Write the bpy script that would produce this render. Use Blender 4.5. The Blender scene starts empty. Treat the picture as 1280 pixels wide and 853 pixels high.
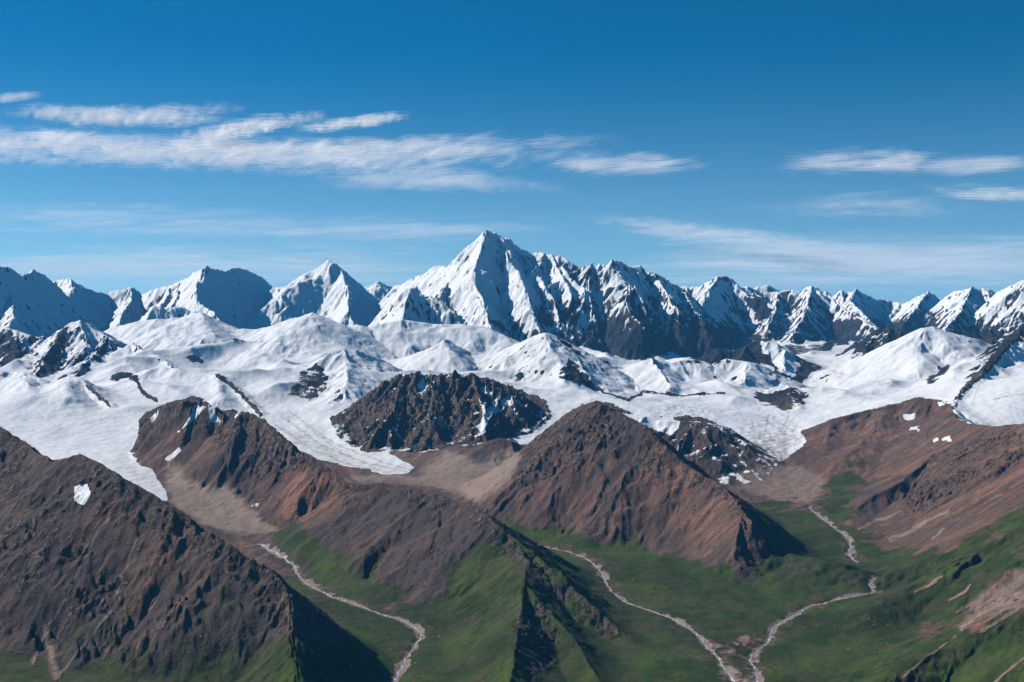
import bpy, math, random, time
import numpy as np
from concurrent.futures import ThreadPoolExecutor
T0 = time.time()
F = 1545.0          # focal length in photograph pixels (1280 wide)
CX, Y0 = 640.0, 430.0
f32 = np.float32
sc = bpy.context.scene

# ------------------------------------------------------------------ threads
POOL = ThreadPoolExecutor(4)
def par(fn, *arrs, chunk=24):
    n = arrs[0].shape[0]
    idx = [(i, min(n, i + chunk)) for i in range(0, n, chunk)]
    res = list(POOL.map(lambda ab: fn(*[a[ab[0]:ab[1]] for a in arrs]), idx))
    if isinstance(res[0], tuple):
        return tuple(np.concatenate([r[k] for r in res]) for k in range(len(res[0])))
    return np.concatenate(res)

# ------------------------------------------------------------------ noise
def ptab(seed):
    r = np.random.RandomState(seed); a = r.rand(256, 256) * 2 * np.pi
    return np.cos(a).astype(f32), np.sin(a).astype(f32)
TAB = [ptab(11 + i) for i in range(8)]
def perlin(x, y, k=0):
    gx, gy = TAB[k % 8]
    xi = np.floor(x); yi = np.floor(y)
    fx = (x - xi).astype(f32); fy = (y - yi).astype(f32)
    xi = xi.astype(np.int32) & 255; yi = yi.astype(np.int32) & 255
    x1 = (xi + 1) & 255; y1 = (yi + 1) & 255
    u = fx * fx * fx * (fx * (fx * 6 - 15) + 10); v = fy * fy * fy * (fy * (fy * 6 - 15) + 10)
    n00 = gx[xi, yi] * fx + gy[xi, yi] * fy
    n10 = gx[x1, yi] * (fx - 1) + gy[x1, yi] * fy
    n01 = gx[xi, y1] * fx + gy[xi, y1] * (fy - 1)
    n11 = gx[x1, y1] * (fx - 1) + gy[x1, y1] * (fy - 1)
    a = n00 + u * (n10 - n00); b = n01 + u * (n11 - n01)
    return (a + v * (b - a)) * f32(1.5)
def fbm(x, y, lam, octs=4, k=0, gain=.5):
    s = 0; a = 1; t = 0
    for o in range(octs):
        s = s + a * perlin(x / lam + 17.3 * o, y / lam - 9.1 * o, k + o); t += a
        a *= gain; lam /= 2.03
    return s / t
def ridged(x, y, lam, octs=4, k=0, gain=.55):
    s = 0; a = 1; t = 0; w = 1
    for o in range(octs):
        n = 1 - np.abs(perlin(x / lam + 5.3 * o, y / lam + 3.1 * o, k + o)) * 1.9
        s = s + a * n * w; t += a; w = np.clip(n, .15, 1)
        a *= gain; lam /= 2.1
    return s / t
def sstep(a, b, x):
    t = np.clip((x - a) / (b - a), 0, 1); return t * t * (3 - 2 * t)

# ------------------------------------------------------------------ grid (polar: columns are bearings, rows are distances)
cols = np.concatenate([-np.geomspace(260, 3000, 28)[::-1], np.arange(-256, -24, 6), np.arange(-20, 1300, 1.02),
                       np.arange(1304, 1540, 6), np.geomspace(1545, 4300, 28)])
rows = np.concatenate([np.geomspace(250, 2750, 36), np.geomspace(2800, 24500, 1560), np.geomspace(25000, 62000, 60)])
NC, NR = len(cols), len(rows)
PX = np.broadcast_to(cols.astype(f32)[None, :], (NR, NC)); 
DD = np.broadcast_to(rows.astype(f32)[:, None], (NR, NC))
U = ((PX - CX) / F).astype(f32)
X = (U * DD).astype(f32); Y = DD.astype(f32)
LN = np.log(rows)
print('grid', NR, NC, NR * NC)

def P(px, py, D):
    return ((px - CX) / F * D, D, (Y0 - py) / F * D)

# ------------------------------------------------------------------ valley floors, snow basins (base surface)
RIV_L = [(322,678,6600),(345,690,6350),(366,706,6080),(380,725,5720),(410,742,5500),(440,752,5380),(470,764,5260),(500,773,5140),(525,788,4960),(522,802,4830),(508,822,4640),(498,840,4420),(486,856,4230),(470,900,3850)]
RIV_M = [(662,679,6500),(690,684,6420),(715,690,6300),(738,700,6120),(752,715,5900),(760,732,5650),(775,746,5460),(800,757,5290),(830,768,5160),(852,778,5030),(870,790,4870),(885,808,4650),(900,822,4520),(906,836,4390),(915,846,4280),(940,880,4000)]
RIV_R = [(1012,634,7300),(1022,642,7150),(1040,656,6900),(1058,669,6650),(1064,682,6480),(1060,690,6350),(1072,702,6150)]
RIV_R2 = [(1094,722,5800),(1088,729,5720),(1091,739,5580),(1070,744,5510),(1040,750,5430),(1010,757,5330),(990,768,5170),(972,780,5030),(962,792,4900),(960,802,4800),(946,812,4680),(938,822,4580),(944,836,4440),(947,852,4280),(955,890,3950)]
base_pts = RIV_L[::2] + RIV_M[::2] + RIV_R[::2] + RIV_R2[::2] + [
 (215,632,7250),(190,600,7650),(150,570,8250),(100,545,9200),(60,520,9700),(170,510,10000),(-60,520,9600),
 (225,600,7850),(264,592,7900),(300,607,7550),(320,622,7350),(345,645,7020),(260,640,7150),(300,660,6900),(335,674,6720),(120,500,10500),(220,480,11000),(30,495,10200),
 (250,468,11600),(200,442,12600),(300,436,12700),(240,450,12200),(330,468,11300),(350,500,10400),(340,540,9500),(400,560,9000),(450,580,8500),(512,592,8200),
 (540,602,7950),(600,605,7800),(570,565,8650),(620,622,7650),(650,610,7700),
 (480,460,12000),(560,450,12600),(600,452,12200),(620,478,11000),(700,490,10500),(690,520,9600),(662,552,8900),(750,482,11500),(760,505,10100),(800,512,9900),(850,512,9900),
 (900,530,9500),(945,552,8900),(960,578,8450),(920,597,8200),(955,612,7900),(1020,606,7900),(1005,632,7400),(990,530,9800),(1040,500,10500),(1090,488,11000),(1140,480,11200),
 (1005,468,12600),(1045,450,13600),(1035,432,14600),(840,462,12700),(940,455,13300),(1220,452,11600),(1250,510,8900),(1280,475,9600),(1380,470,9400),
 (100,448,14500),(300,420,15200),(450,418,15200),(570,420,15200),(700,455,14300),(860,455,14600),(1000,440,15600),(1180,432,15500),(1300,430,15000),(0,448,14500),(-150,450,14000),
 (640,415,21000),(100,415,21000),(1200,415,21000),(640,410,30000),(-300,410,30000),(1600,410,30000),(640,415,60000),(-2500,420,60000),(3800,420,60000),
 (650,980,3400),(640,1100,2700),(300,980,3300),(1000,990,3300),(640,4000,560),(-2500,500,9000),(3800,500,9000),(-2500,1100,2500),(3800,1100,2500),(-2500,4000,560),(3800,4000,560),
 (-400,620,7000),(-500,560,9500),(1600,700,5500),(1500,560,8500)]
bq = np.array([((px - CX) / F, math.log(D)) for px, py, D in base_pts]); bz = np.array([(Y0 - py) / F * D for px, py, D in base_pts])
R = np.sqrt(((bq[:, None] - bq[None]) ** 2).sum(-1))
n = len(bz); A = np.zeros((n + 3, n + 3)); A[:n, :n] = -R; A[np.arange(n), np.arange(n)] += -0.0
A[:n, n] = 1; A[:n, n + 1:] = bq; A[n, :n] = 1; A[n + 1:, :n] = bq.T
wts = np.linalg.solve(A, np.concatenate([bz, np.zeros(3)])).astype(f32)
LNG = np.broadcast_to(LN.astype(f32)[:, None], (NR, NC))
def base_eval(u, l):
    z = wts[n] + wts[n + 1] * u + wts[n + 2] * l
    for i in range(n):
        z = z - wts[i] * np.sqrt((u - f32(bq[i, 0])) ** 2 + (l - f32(bq[i, 1])) ** 2 + f32(2e-5))
    return z.astype(f32)
base = par(base_eval, U, LNG)
def blur(a, r, it=2):
    for _ in range(it):
        for ax in (0, 1):
            p = np.pad(a, [(r + 1, r) if i == ax else (0, 0) for i in (0, 1)], mode='edge').astype(np.float64)
            c = np.cumsum(p, axis=ax)
            if ax == 0: a = (c[2 * r + 1:] - c[:-(2 * r + 1)]) / (2 * r + 1)
            else: a = (c[:, 2 * r + 1:] - c[:, :-(2 * r + 1)]) / (2 * r + 1)
    return a.astype(f32)
base = blur(base, 9, 2)
def basin(x, y, dd):
    a = sstep(9300, 11500, dd) * sstep(19000, 14500, dd)
    return (a * ((ridged(x * .8, y, 1500., 3, 4) - .5) * 200. + fbm(x, y, 600., 2, 1) * 20)).astype(f32)
base = base + par(basin, X, Y, DD)
print('base', time.time() - T0)

# ------------------------------------------------------------------ mountain masses
# each mass: crest and spur lines (px, py, distance); the flanks fall away from them at the given slope
rnd = random.Random(5)
MASS = []
def mass(name, label, cat, s, lines, rough=1., crag=0., snow=-9., thr=.8, rnd_r=6., zs=None, tint=0., dark=0., snowk=4., grassy=0.):
    MASS.append(dict(name=name, label=label, cat=cat, s=s, lines=lines,
                     rough=rough, crag=crag, snow=snow, thr=thr, r=rnd_r, zs=zs, tint=tint, dark=dark, snowk=snowk, grassy=grassy))
def spurs(crest, every=28, drop=900, g=.5, s=.85, seed=1, wob=.35, bias=0.):
    r = random.Random(seed); out = []; nx = crest[0][0] + r.random() * every
    for (a, b) in zip(crest[:-1], crest[1:]):
        while a[0] <= nx < b[0]:
            t = (nx - a[0]) / (b[0] - a[0]); D = a[2] + t * (b[2] - a[2]); py = a[1] + t * (b[1] - a[1])
            x, y, z = P(nx, py, D); z -= 6
            L = [(x, y, z)]; dirx = r.uniform(-wob, wob) + bias; H = drop * r.uniform(.6, 1.1); h = 0
            while h < H:
                st = r.uniform(110, 230) * (D / 18000); dirx += r.uniform(-.3, .3)
                dirx = max(-.9, min(.9, dirx)); nn = math.hypot(dirx, 1)
                x += st * dirx / nn; y -= st / nn; dz = st * g * r.uniform(.5, 1.45); z -= dz; h += dz
                L.append((x, y, z))
            out.append(('w', L, s)); nx += every * r.uniform(.6, 1.4)
    return out

SKY_A = [(-260,345,14500),(-180,330,14800),(-90,345,15200),(-40,325,15400),(0,332,15800),(14,335,16100),(25,343,16400),(37,341,16800),(45,337,17000),(57,345,17500),(63,350,17900)]
SKY_A2 = [(63,350,18500),(75,349,18500),(90,348,18400),(98,353,18400),(105,357,18500),(120,364,18800),(135,366,19000)]
SKY_B = [(140,366,19200),(150,362,19100),(160,360,19000),(166,359,19000),(178,367,18900),(190,362,18700),(213,357,18500),(230,349,18300),(245,338,18100),(257,332,18000),(270,336,18400),(278,338,18700),(290,334,19100),(303,334,19500),(318,340,19900),(328,347,20200),(335,352,20400),(343,360,20600)]
SKY_C = [(343,359,19400),(358,358,19300),(366,350,19200),(372,345,19100),(385,339,19000),(398,335,19000),(405,329,19000),(410,325,19000),(418,328,18950),(425,333,18950),(433,341,19100),(440,347,19500),(453,359,20200)]
SKY_C2 = [(453,360,20500),(463,355,20500),(473,352,20500),(480,356,20600),(490,358,20700),(500,357,20700)]
SKY_D = [(497,357,18600),(510,349,18400),(516,346,18300),(525,343,18200),(540,334,18000),(545,331,18000),(552,332,17900),(558,333,17800),(570,321,17700),(580,310,17600),(590,302,17500),(600,293,17500),(609,285,17500),(616,288,17600),(627,292,17600),(640,298,17700),(650,307,17750),(658,313,17750),(665,316,17750),(674,314,17700),(690,318,17600),(700,320,17500),(712,327,17400),(725,333,17300)]
SKY_E = [(725,333,17300),(732,330,17200),(738,328,17200),(748,331,17100),(757,327,17000),(764,321,17000),(771,325,17150),(778,329,17300),(790,335,17550),(796,334,17600),(803,335,17650),(808,339,17800),(815,340,17850),(824,344,18000),(835,350,18200),(848,357,18400),(858,365,18500),(870,374,18500)]
SKY_F = [(850,357,20500),(858,356,20500),(870,357,20400),(878,356,20200),(885,352,20100),(892,348,20000),(898,345,20000),(906,344,20000),(914,346,20000),(920,350,20000),(927,356,20000),(935,355,20000),(940,359,20100),(950,362,20200),(965,364,20100),(973,363,20000),(985,362,19900),(993,361,19800),(1004,364,19800),(1008,360,19600),(1014,358,19500),(1022,359,19500),(1030,363,19500),(1037,369,19500),(1045,376,19300),(1058,384,19000),(1072,397,18700)]
SKY_F0 = [(940,362,23500),(948,358,23500),(961,356,23500),(972,360,23500),(980,366,23500)]
SKY_G = [(1035,372,22000),(1045,365,21900),(1052,362,21800),(1058,366,21800),(1063,363,21800),(1070,360,21800),(1078,364,21800),(1088,368,21900),(1100,373,22000),(1115,376,22000),(1128,378,21800),(1138,374,21500),(1147,370,21200),(1153,366,21000),(1158,364,21000),(1164,366,21000),(1170,370,21000),(1180,373,21000)]
SKY_H = [(1178,374,19500),(1187,369,19300),(1195,364,19200),(1203,362,19000),(1210,361,19000),(1216,357,19000),(1222,361,19000),(1230,359,19000),(1238,361,19000),(1246,364,19100),(1255,366,19200),(1262,366,19300)]
SKY_I = [(1246,368,17600),(1258,360,17500),(1266,355,17400),(1272,351,17400),(1280,348,17300),(1300,340,17200),(1340,352,17200),(1400,340,17000),(1500,350,17000),(1620,345,17500)]

ALP = dict(rough=1.25, crag=26., rnd_r=2.)
mass('snow_mountain', 'snowy mountain at the far left edge with a long blue shaded face', 'mountain', .98,
     [SKY_A, [(14,335,16100),(12,352,15800),(13,372,15300),(17,395,14700)]],
     snow=.35, thr=1.25, zs=250, rough=.7, crag=24., rnd_r=2.)
mass('snow_mountain', 'low white mountain with a bright shoulder between the far left peak and the sharp pyramid', 'mountain', .9,
     [SKY_A2, [(90,348,18400),(88,365,17600),(85,385,17000),(90,402,16500)], *spurs(SKY_A2, 20, 500, seed=3)], snow=1.0, thr=1.1, zs=200, **ALP)
mass('snow_mountain', 'sharp white pyramid with a large shaded blue right face, left of the flat-topped snow peak', 'mountain', 1.12,
     [SKY_B, [(257,332,18000),(249,350,17500),(247,362,17200),(250,378,16800),(265,392,16300),(285,405,15800)], [(166,359,19000),(160,380,18000),(150,400,17000)], [(213,357,18500),(205,375,17800),(190,392,17000)], [(230,349,18300),(222,370,17600),(215,385,17100)],
      [(187,384,15900),(200,383,15900),(215,384,15900),(230,384,15900),(246,389,15800)]],
     snow=.75, thr=1.4, zs=150, **ALP)
mass('snow_mountain', 'rounded snow peak with banded ledges, just left of the main summit', 'mountain', .9,
     [SKY_C, [(425,333,18950),(431,352,18300),(436,372,17700),(438,392,17100)], *spurs(SKY_C, 24, 700, seed=8)], snow=1.3, thr=1.2, zs=100, rough=.9, crag=22., rnd_r=4.)
mass('snow_mountain', 'small white saddle peak at the left foot of the main summit', 'mountain', .6,
     [SKY_C2, *spurs(SKY_C2, 20, 400, seed=9)], snow=1.2, thr=1.2, zs=100, **ALP)
mass('snow_mountain', 'tallest snow peak in the middle, bright left face and blue shaded right face', 'mountain', 1.1,
     [SKY_D, [(609,285,17500),(603,302,17000),(600,320,16700),(594,332,16500),(594,350,16100),(602,372,15600),(610,400,15100)],
      [(627,292,17600),(636,320,16950),(650,345,16400),(660,370,15900),(668,395,15400),(680,420,15000)],
      [(570,321,17700),(562,345,17000),(552,365,16300),(545,390,15600)],
      [(650,307,17750),(672,345,16800),(690,372,16100),(705,400,15500)],
      [(690,318,17600),(702,345,16800),(716,370,16100)], *spurs(SKY_D[14:], 22, 900, seed=21, s=1.15)],
     snow=.4, thr=1.35, zs=330, snowk=3.2, **ALP)
mass('snow_mountain', 'small dark-sided ridge below the left shoulder of the main summit', 'mountain', 1.05,
     [[(470,392,16000),(480,380,16000),(497,366,16000),(506,362,16000),(514,359,16000),(522,358,16000),(533,366,15900),(545,372,15800),(556,377,15700),(568,392,15500)], [(514,359,16000),(508,375,15500),(505,395,15000)]],
     snow=.6, thr=1.0, zs=0, **ALP)
mass('snow_mountain', 'dark craggy mountain with steep snow streaks right of the main summit', 'mountain', 1.05,
     [SKY_E, [(764,321,17000),(772,338,16600),(785,352,16300),(800,372,15900),(808,400,15500),(812,430,15100)],
      [(738,328,17200),(735,355,16500),(742,385,15900),(735,420,15200)], [(815,340,17850),(832,360,16800),(845,385,15900),(850,420,15300)],
      [(848,357,18400),(868,385,16700),(885,410,15500),(893,436,15100)], *spurs(SKY_E, 20, 1300, seed=31, s=1.2, wob=.6)],
     snow=-.3, thr=1.25, zs=420, snowk=3.2, rough=1.5, crag=34., rnd_r=2.)
mass('snow_mountain', 'small far blue peak showing over the right range', 'mountain', .7, [SKY_F0], snow=.2, thr=.9, zs=300, **ALP)
mass('snow_mountain', 'round-topped snow mountain with dark lower walls in the right range', 'mountain', 1.0,
     [SKY_F, [(898,345,20000),(885,362,19200),(878,380,18500),(890,400,17500),(900,425,16500)], [(1037,369,19500),(1045,376,19000),(1058,386,18400),(1080,400,17600),(1097,409,17100)],
      [(1014,358,19500),(1010,380,18600),(1000,400,17800),(990,420,17000)], [(973,363,20000),(968,385,19000),(960,410,17800)], *spurs(SKY_F, 24, 1400, seed=44, s=1.15, wob=.6)],
     snow=-.15, thr=1.25, zs=430, snowk=3.2, rough=1.4, crag=30., rnd_r=2.)
mass('snow_mountain', 'distant snow mountain with a shaded blue right flank, between the two halves of the right range', 'mountain', .95,
     [SKY_G, [(1070,360,21800),(1062,375,21000),(1075,388,20200),(1085,400,19400)], [(1158,364,21000),(1150,380,20000),(1135,395,19000),(1125,410,18000)], *spurs(SKY_G, 22, 1200, seed=52, s=1.1, wob=.6, bias=-.2)],
     snow=-.1, thr=1.25, zs=420, snowk=3.2, **ALP)
mass('snow_mountain', 'jagged white mountain with rocky ribs near the right edge', 'mountain', .95,
     [SKY_H, [(1216,357,19000),(1205,380,18000),(1190,400,17000),(1180,415,16300)], *spurs(SKY_H, 20, 1200, seed=60, s=1.15, wob=.6)], snow=-.05, thr=1.25, zs=350, snowk=3.2, **ALP)
mass('snow_mountain', 'dark rocky peak cut by the right edge of the picture', 'mountain', .95,
     [SKY_I, *spurs(SKY_I, 26, 1100, seed=66, s=1.1)], snow=.0, thr=1.1, zs=350, **ALP)

# snow hills in the middle distance
SM = dict(rough=.5, crag=3., rnd_r=32., snow=1.15, thr=.95)
mass('rocky_hill', 'white topped rock ridge with dark cliffs on its left at the left edge', 'hill', .62,
     [[(-60,425,13800),(-20,415,13700),(10,410,13700),(30,415,13600),(45,420,13500),(60,420,13400),(75,411,13400),(85,403,13400),(101,399,13400),(110,403,13400),(122,411,13300),(135,419,13200),(150,433,12900)],
      [(85,403,13400),(70,425,12900),(55,445,12300),(45,462,11800)], [(101,399,13400),(106,430,12700),(95,450,12200)], [(20,412,13700),(22,440,12900),(15,460,12100)], [(135,419,13200),(118,440,12500),(100,460,11800)]],
     snow=.35, thr=.82, zs=-60, rough=1.1, crag=14., rnd_r=6., snowk=4.)
mass('snow_hill', 'broad snow plateau with crevassed front below the sharp pyramid', 'snow hill', .46,
     [[(140,409,14300),(170,404,14300),(200,399,14200),(225,396,14200),(250,390,14000),(265,396,14000),(280,404,13900),(300,411,13800),(320,411,13700),(345,406,13600),(365,398,13500),(390,391,13400),(405,396,13400),(425,408,13300)],
      ['s',1.1,[(352,404,13600),(368,413,13300),(385,429,12900),(396,444,12500)]], [(390,391,13400),(402,415,12900)], [(250,390,14000),(262,410,13400)]], **{**SM, 'crag': 9.})
mass('snow_hill', 'smooth white snow cone with a thin dark edge down its right side', 'snow hill', .5,
     [[(118,455,12500),(135,444,12600),(150,434,12700),(163,428,12800),(170,432,12800),(185,442,12600),(200,450,12500),(213,457,12300)], ['s',1.2,[(163,428,12800),(170,431,12700),(185,441,12400),(200,449,12150),(214,457,11900)]]], **{**SM, 'rnd_r': 20.})
mass('snow_hill', 'long smooth snow dome lying in front of the main summit', 'snow hill', .46,
     [[(430,409,13600),(447,405,13700),(465,409,13700),(485,403,13800),(505,401,13800),(540,405,13800),(580,407,13700),(600,409,13700),(620,415,13600),(640,424,13400),(655,432,13200)]], **SM)
mass('snow_hill', 'snow hill with a rocky lower right side and a small rounded top, in front of the long dome', 'snow hill', .5,
     [[(640,434,12500),(650,428,12400),(660,423,12200),(672,418,12100),(681,416,12000),(690,419,12000),(700,426,12000),(710,433,11900),(720,439,11900),(732,446,11800),(745,452,11800)], [(681,416,12000),(690,435,11600),(700,452,11300),(705,470,10900)], [(700,426,12000),(722,450,11500),(735,468,11100)]],
     snow=.9, thr=.75, rough=.8, crag=8., rnd_r=12., snowk=5.)
mass('snow_hill', 'pointed white snow peak at the centre, below the long dome', 'snow hill', .52,
     [[(478,452,12600),(500,447,12500),(520,440,12400),(540,434,12300),(556,425,12300),(570,432,12300),(585,438,12300),(610,441,12300),(630,440,12200)], [(556,425,12300),(566,445,11800)]], **{**SM, 'rnd_r': 26.})
mass('snow_hill', 'low white snow ridge with a small cone, below the dark craggy mountain', 'snow hill', .52,
     [[(745,453,11900),(760,456,12000),(775,457,12100),(790,453,12100),(800,451,12100),(810,450,12000),(815,447,12000),(820,450,12000),(835,454,12000),(850,450,12100),(865,449,12100),(880,452,12100),(895,457,12100)], [(815,447,12000),(826,465,11500),(838,480,11100)]], **{**SM, 'rnd_r': 18., 'rough': .7})
mass('snow_hill', 'white snow slope with brown rock patches beside the two-peaked dark hill', 'snow hill', .5,
     [[(893,462,12000),(900,452,12100),(910,449,12100),(935,452,12000),(946,454,12000),(955,460,11900),(965,470,11800),(978,480,11600),(988,486,11500)], [(935,452,12000),(930,475,11400)]],
     snow=1.2, thr=.75, rough=.7, crag=9., rnd_r=16., snowk=5.)
mass('rocky_hill', 'dark brown hill with a bright snow apron on its rounded top', 'hill', .62,
     [[(862,452,13600),(872,446,13600),(885,439,13600),(896,434,13600),(906,437,13600),(918,438,13600),(932,431,13600),(948,424,13600),(962,424,13500),(972,428,13400),(980,436,13300),(990,444,13200),(1000,451,13100),(1015,457,13000),(1030,464,12900),(1040,471,12800)], [(980,436,13300),(985,455,12800),(975,472,12300)], [(932,431,13600),(925,450,12900)]],
     snow=-1.6, thr=.6, rough=1., crag=8., rnd_r=8., tint=-.3, dark=.95)
mass('rocky_hill', 'dark brown rock ridge with snow streaks beside the pale glacier tongue', 'hill', .66,
     [[(1058,455,13400),(1068,445,13500),(1080,430,13700),(1090,420,13800),(1100,410,13900),(1110,407,13900),(1120,411,13800),(1132,417,13700),(1145,424,13500)], [(1110,407,13900),(1112,435,13100),(1105,460,12400),(1112,478,11900)], [(1090,420,13800),(1080,445,13100),(1068,468,12400)], [(1125,413,13700),(1130,445,12800),(1125,470,12000)]],
     snow=-.6, thr=.6, rough=1.2, crag=12., rnd_r=4., tint=-.2, dark=.5)
mass('rocky_hill', 'dark rocky spurs between the rounded snow dome and the right range', 'hill', .6,
     [[(1150,424,14200),(1165,418,14300),(1185,416,14400),(1210,420,14400),(1235,424,14300),(1255,412,14200),(1275,405,14000),(1320,400,13800)], *[('w', s[1], .7) for s in spurs([(1190,418,14400),(1310,402,13800)], 22, 420, seed=71)]],
     snow=.1, thr=.68, rough=1.2, crag=14., rnd_r=4., dark=.4)
mass('snow_hill', 'large rounded snow dome with faint grey hollows on the right', 'snow hill', .5,
     [[(1108,450,12300),(1118,438,12500),(1130,427,12600),(1145,415,12600),(1157,409,12600),(1165,408,12600),(1180,414,12600),(1200,420,12500),(1220,424,12500),(1238,431,12400),(1248,440,12300)], [(1145,415,12600),(1150,440,12000),(1150,462,11500)], [(1200,420,12500),(1190,450,11800)]], **{**SM, 'rnd_r': 45.})
mass('rocky_ridge', 'narrow brown rock ridge climbing to the right edge beside the white snowfield', 'ridge', .6,
     [[(1189,513,8900),(1197,500,9300),(1206,488,9700),(1220,475,10100),(1230,465,10400),(1236,458,10600),(1245,448,10900),(1253,438,11200),(1260,430,11400),(1267,421,11600),(1280,411,11800),(1320,395,12000),(1400,380,12200)]],
     snow=-.8, thr=.8, rough=1.1, crag=8., rnd_r=6., tint=.15, dark=.15)
mass('rocky_ridge', 'thin rocky crest line with dark lower cliffs winding between two snow basins', 'ridge', .5,
     [[(700,471,11700),(712,475,11600),(732,480,11500),(745,487,11300),(756,491,11200),(772,496,11100),(785,501,10900),(793,493,11100),(803,490,11200),(815,491,11200),(830,493,11200),(850,495,11200),(870,492,11200),(885,490,11200),(905,492,11200),(922,491,11100),(940,487,11000),(960,486,11000),(985,481,11000),(1000,485,11000),(1012,486,10900),(1024,495,10800)],
      [(960,486,11000),(962,505,10500)], [(985,481,11000),(992,500,10500),(1000,512,10200)], [(890,490,11200),(895,512,10600)], [(922,491,11100),(938,510,10600),(945,522,10200)]],
     snow=1.6, thr=.62, rough=1.2, crag=6., rnd_r=8., snowk=6.)
mass('snow_hill', 'white snow hump with dark rock patches beside the central glacier', 'snow hill', .46,
     [[(352,488,10900),(365,478,11100),(380,468,11300),(392,458,11400),(402,449,11500),(415,441,11600),(430,436,11700),(445,438,11700),(460,444,11700),(478,455,11600),(492,467,11400)], [(430,436,11700),(435,465,11000),(430,490,10400)], [(380,468,11300),(392,490,10600)]],
     snow=1.4, thr=.7, rough=.9, crag=9., rnd_r=14., snowk=5.)
mass('snow_hill', 'rounded snow hump with a dark shaded edge behind the two-peaked brown mountain', 'snow hill', .52,
     [[(172,468,11400),(185,461,11400),(200,458,11400),(225,461,11300),(245,467,11200),(262,470,11100)], ['s',1.25,[(262,470,11100),(272,469,11000),(283,474,10850),(293,482,10680),(303,491,10500),(315,504,10250),(328,518,10000)]], [(272,470,11000),(278,495,10300)]], **{**SM, 'rnd_r': 40.})
mass('snow_hill', 'blue shaded snow hump with small ice cliffs at the left edge', 'snow hill', .46,
     [[(-60,455,11300),(-20,458,11200),(0,462,11100),(15,463,11100),(30,464,11000),(45,470,10900),(60,475,10800),(75,478,10800),(88,470,10700),(98,474,10600)], ['s',1.25,[(98,474,10600),(108,480,10500),(118,488,10350),(128,497,10200),(139,507,10000)]], [(88,470,10700),(85,495,10100)], [(30,464,11000),(35,490,10300)]], **{**SM, 'rnd_r': 25., 'crag': 8.})
mass('rocky_ridge', 'short dark rock ridge poking out of the snow above the left glacier', 'ridge', .6,
     [[(138,474,11500),(146,471,11500),(155,467,11500),(162,466,11500)], ['s',1.3,[(155,467,11500),(162,465,11500),(170,470,11400),(176,480,11200),(183,490,11000),(196,499,10750)]]], snow=.2, thr=.55, rough=1.2, crag=12., rnd_r=3., dark=.5)

# brown mountains
mass('brown_mountain', 'brown two-peaked mountain between the left glacier and the central glacier', 'mountain', .95,
     [['s',2.4,[(181,525,8500),(187,517,8500),(200,508,8500),(212,503,8400)]],['s',1.6,[(212,503,8400),(221,502,8350),(232,499,8300),(243,499,8300),(255,500,8300)]],[(255,500,8300),(264,504,8250),(272,509,8200),(278,516,8150),(284,521,8100),(292,518,8050),(302,513,8000),(312,517,7950),(319,521,7900),(330,528,7800),(341,535,7700),(352,545,7600),(362,554,7500),(372,562,7400),(383,569,7300),(394,576,7200),(404,582,7150),(415,589,7080),(426,595,7020),(441,606,6900)],
      ['s',1.8,[(243,499,8300),(236,520,8150),(232,540,8040)]], [(302,513,8000),(294,540,7800),(290,565,7650)], [(362,554,7500),(352,580,7330)], [(404,582,7150),(390,605,7030)]],
     rough=.6, crag=27., rnd_r=5., tint=.1, dark=.1, snow=-2.2)
mass('rocky_mountain', 'jagged dark brown rock massif with snow patches, islanded by glaciers in the centre', 'mountain', .74,
     [['s',1.35,[(441,529,9600),(450,516,9650),(464,504,9700),(472,496,9730),(476,489,9750)]],['s',1.,[(476,489,9750),(484,481,9780),(489,471,9800)]],[(489,471,9800),(494,473,9800),(501,465,9800),(507,471,9800),(513,466,9820),(521,462,9800),(526,470,9780),(533,472,9760),(541,465,9800),(548,473,9780),(556,470,9800),(562,467,9820),(568,463,9800),(574,471,9780),(581,469,9800),(590,466,9800),(597,474,9760),(604,470,9800),(612,478,9740),(617,473,9750),(625,484,9700),(635,481,9700),(641,492,9670),(650,492,9650),(660,505,9600),(670,513,9550),(682,523,9500)],
      [(501,468,9800),(495,495,9400),(490,520,9100)], [(541,467,9800),(540,500,9300),(535,525,9000)], [(590,468,9800),(600,500,9300),(605,520,9050)], [(635,484,9700),(645,510,9350)], *spurs([(445,520,9600),(464,502,9700),(487,478,9800),(501,468,9800),(541,467,9800),(568,465,9800),(615,473,9750),(655,500,9600),(678,518,9500)], 15, 300, g=.5, s=1.05, seed=17, wob=.5)],
     rough=1.05, crag=32., rnd_r=1., tint=.2, dark=.0, snow=-.75, thr=.55, snowk=4.)
mass('rocky_hill', 'small dark rounded knoll on the tan moraine in front of the rock massif', 'hill', .42,
     [[(585,569,8600),(595,561,8550),(604,554,8500),(615,550,8500),(626,548,8500),(636,551,8450),(645,563,8400)]], rough=.8, crag=5., rnd_r=20., tint=-.3, dark=.35)
mass('brown_mountain', 'big pyramid-shaped brown scree mountain with dark crags on top, in the middle of the picture', 'mountain', .74,
     [[(628,603,8050),(643,588,7980),(652,572,7930),(664,555,7880),(674,545,7830),(685,535,7780),(695,527,7740),(706,519,7700),(717,512,7650),(728,506,7600),(737,502,7550),(745,501,7500),(754,504,7450),(762,507,7420),(772,513,7370),(783,518,7300),(795,525,7230),(808,533,7150),(819,543,7080),(830,554,7000),(840,564,6930),(851,575,6850),(864,585,6780),(877,593,6700),(888,598,6630),(898,603,6550),(907,611,6470),(915,618,6400),(922,627,6300),(928,635,6220),(935,643,6130),(942,652,6050)],
      [(928,635,6220),(925,655,6060),(922,675,5930)]],
     rough=.55, crag=26., rnd_r=5., tint=-.05, dark=.12, snow=-9)
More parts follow.
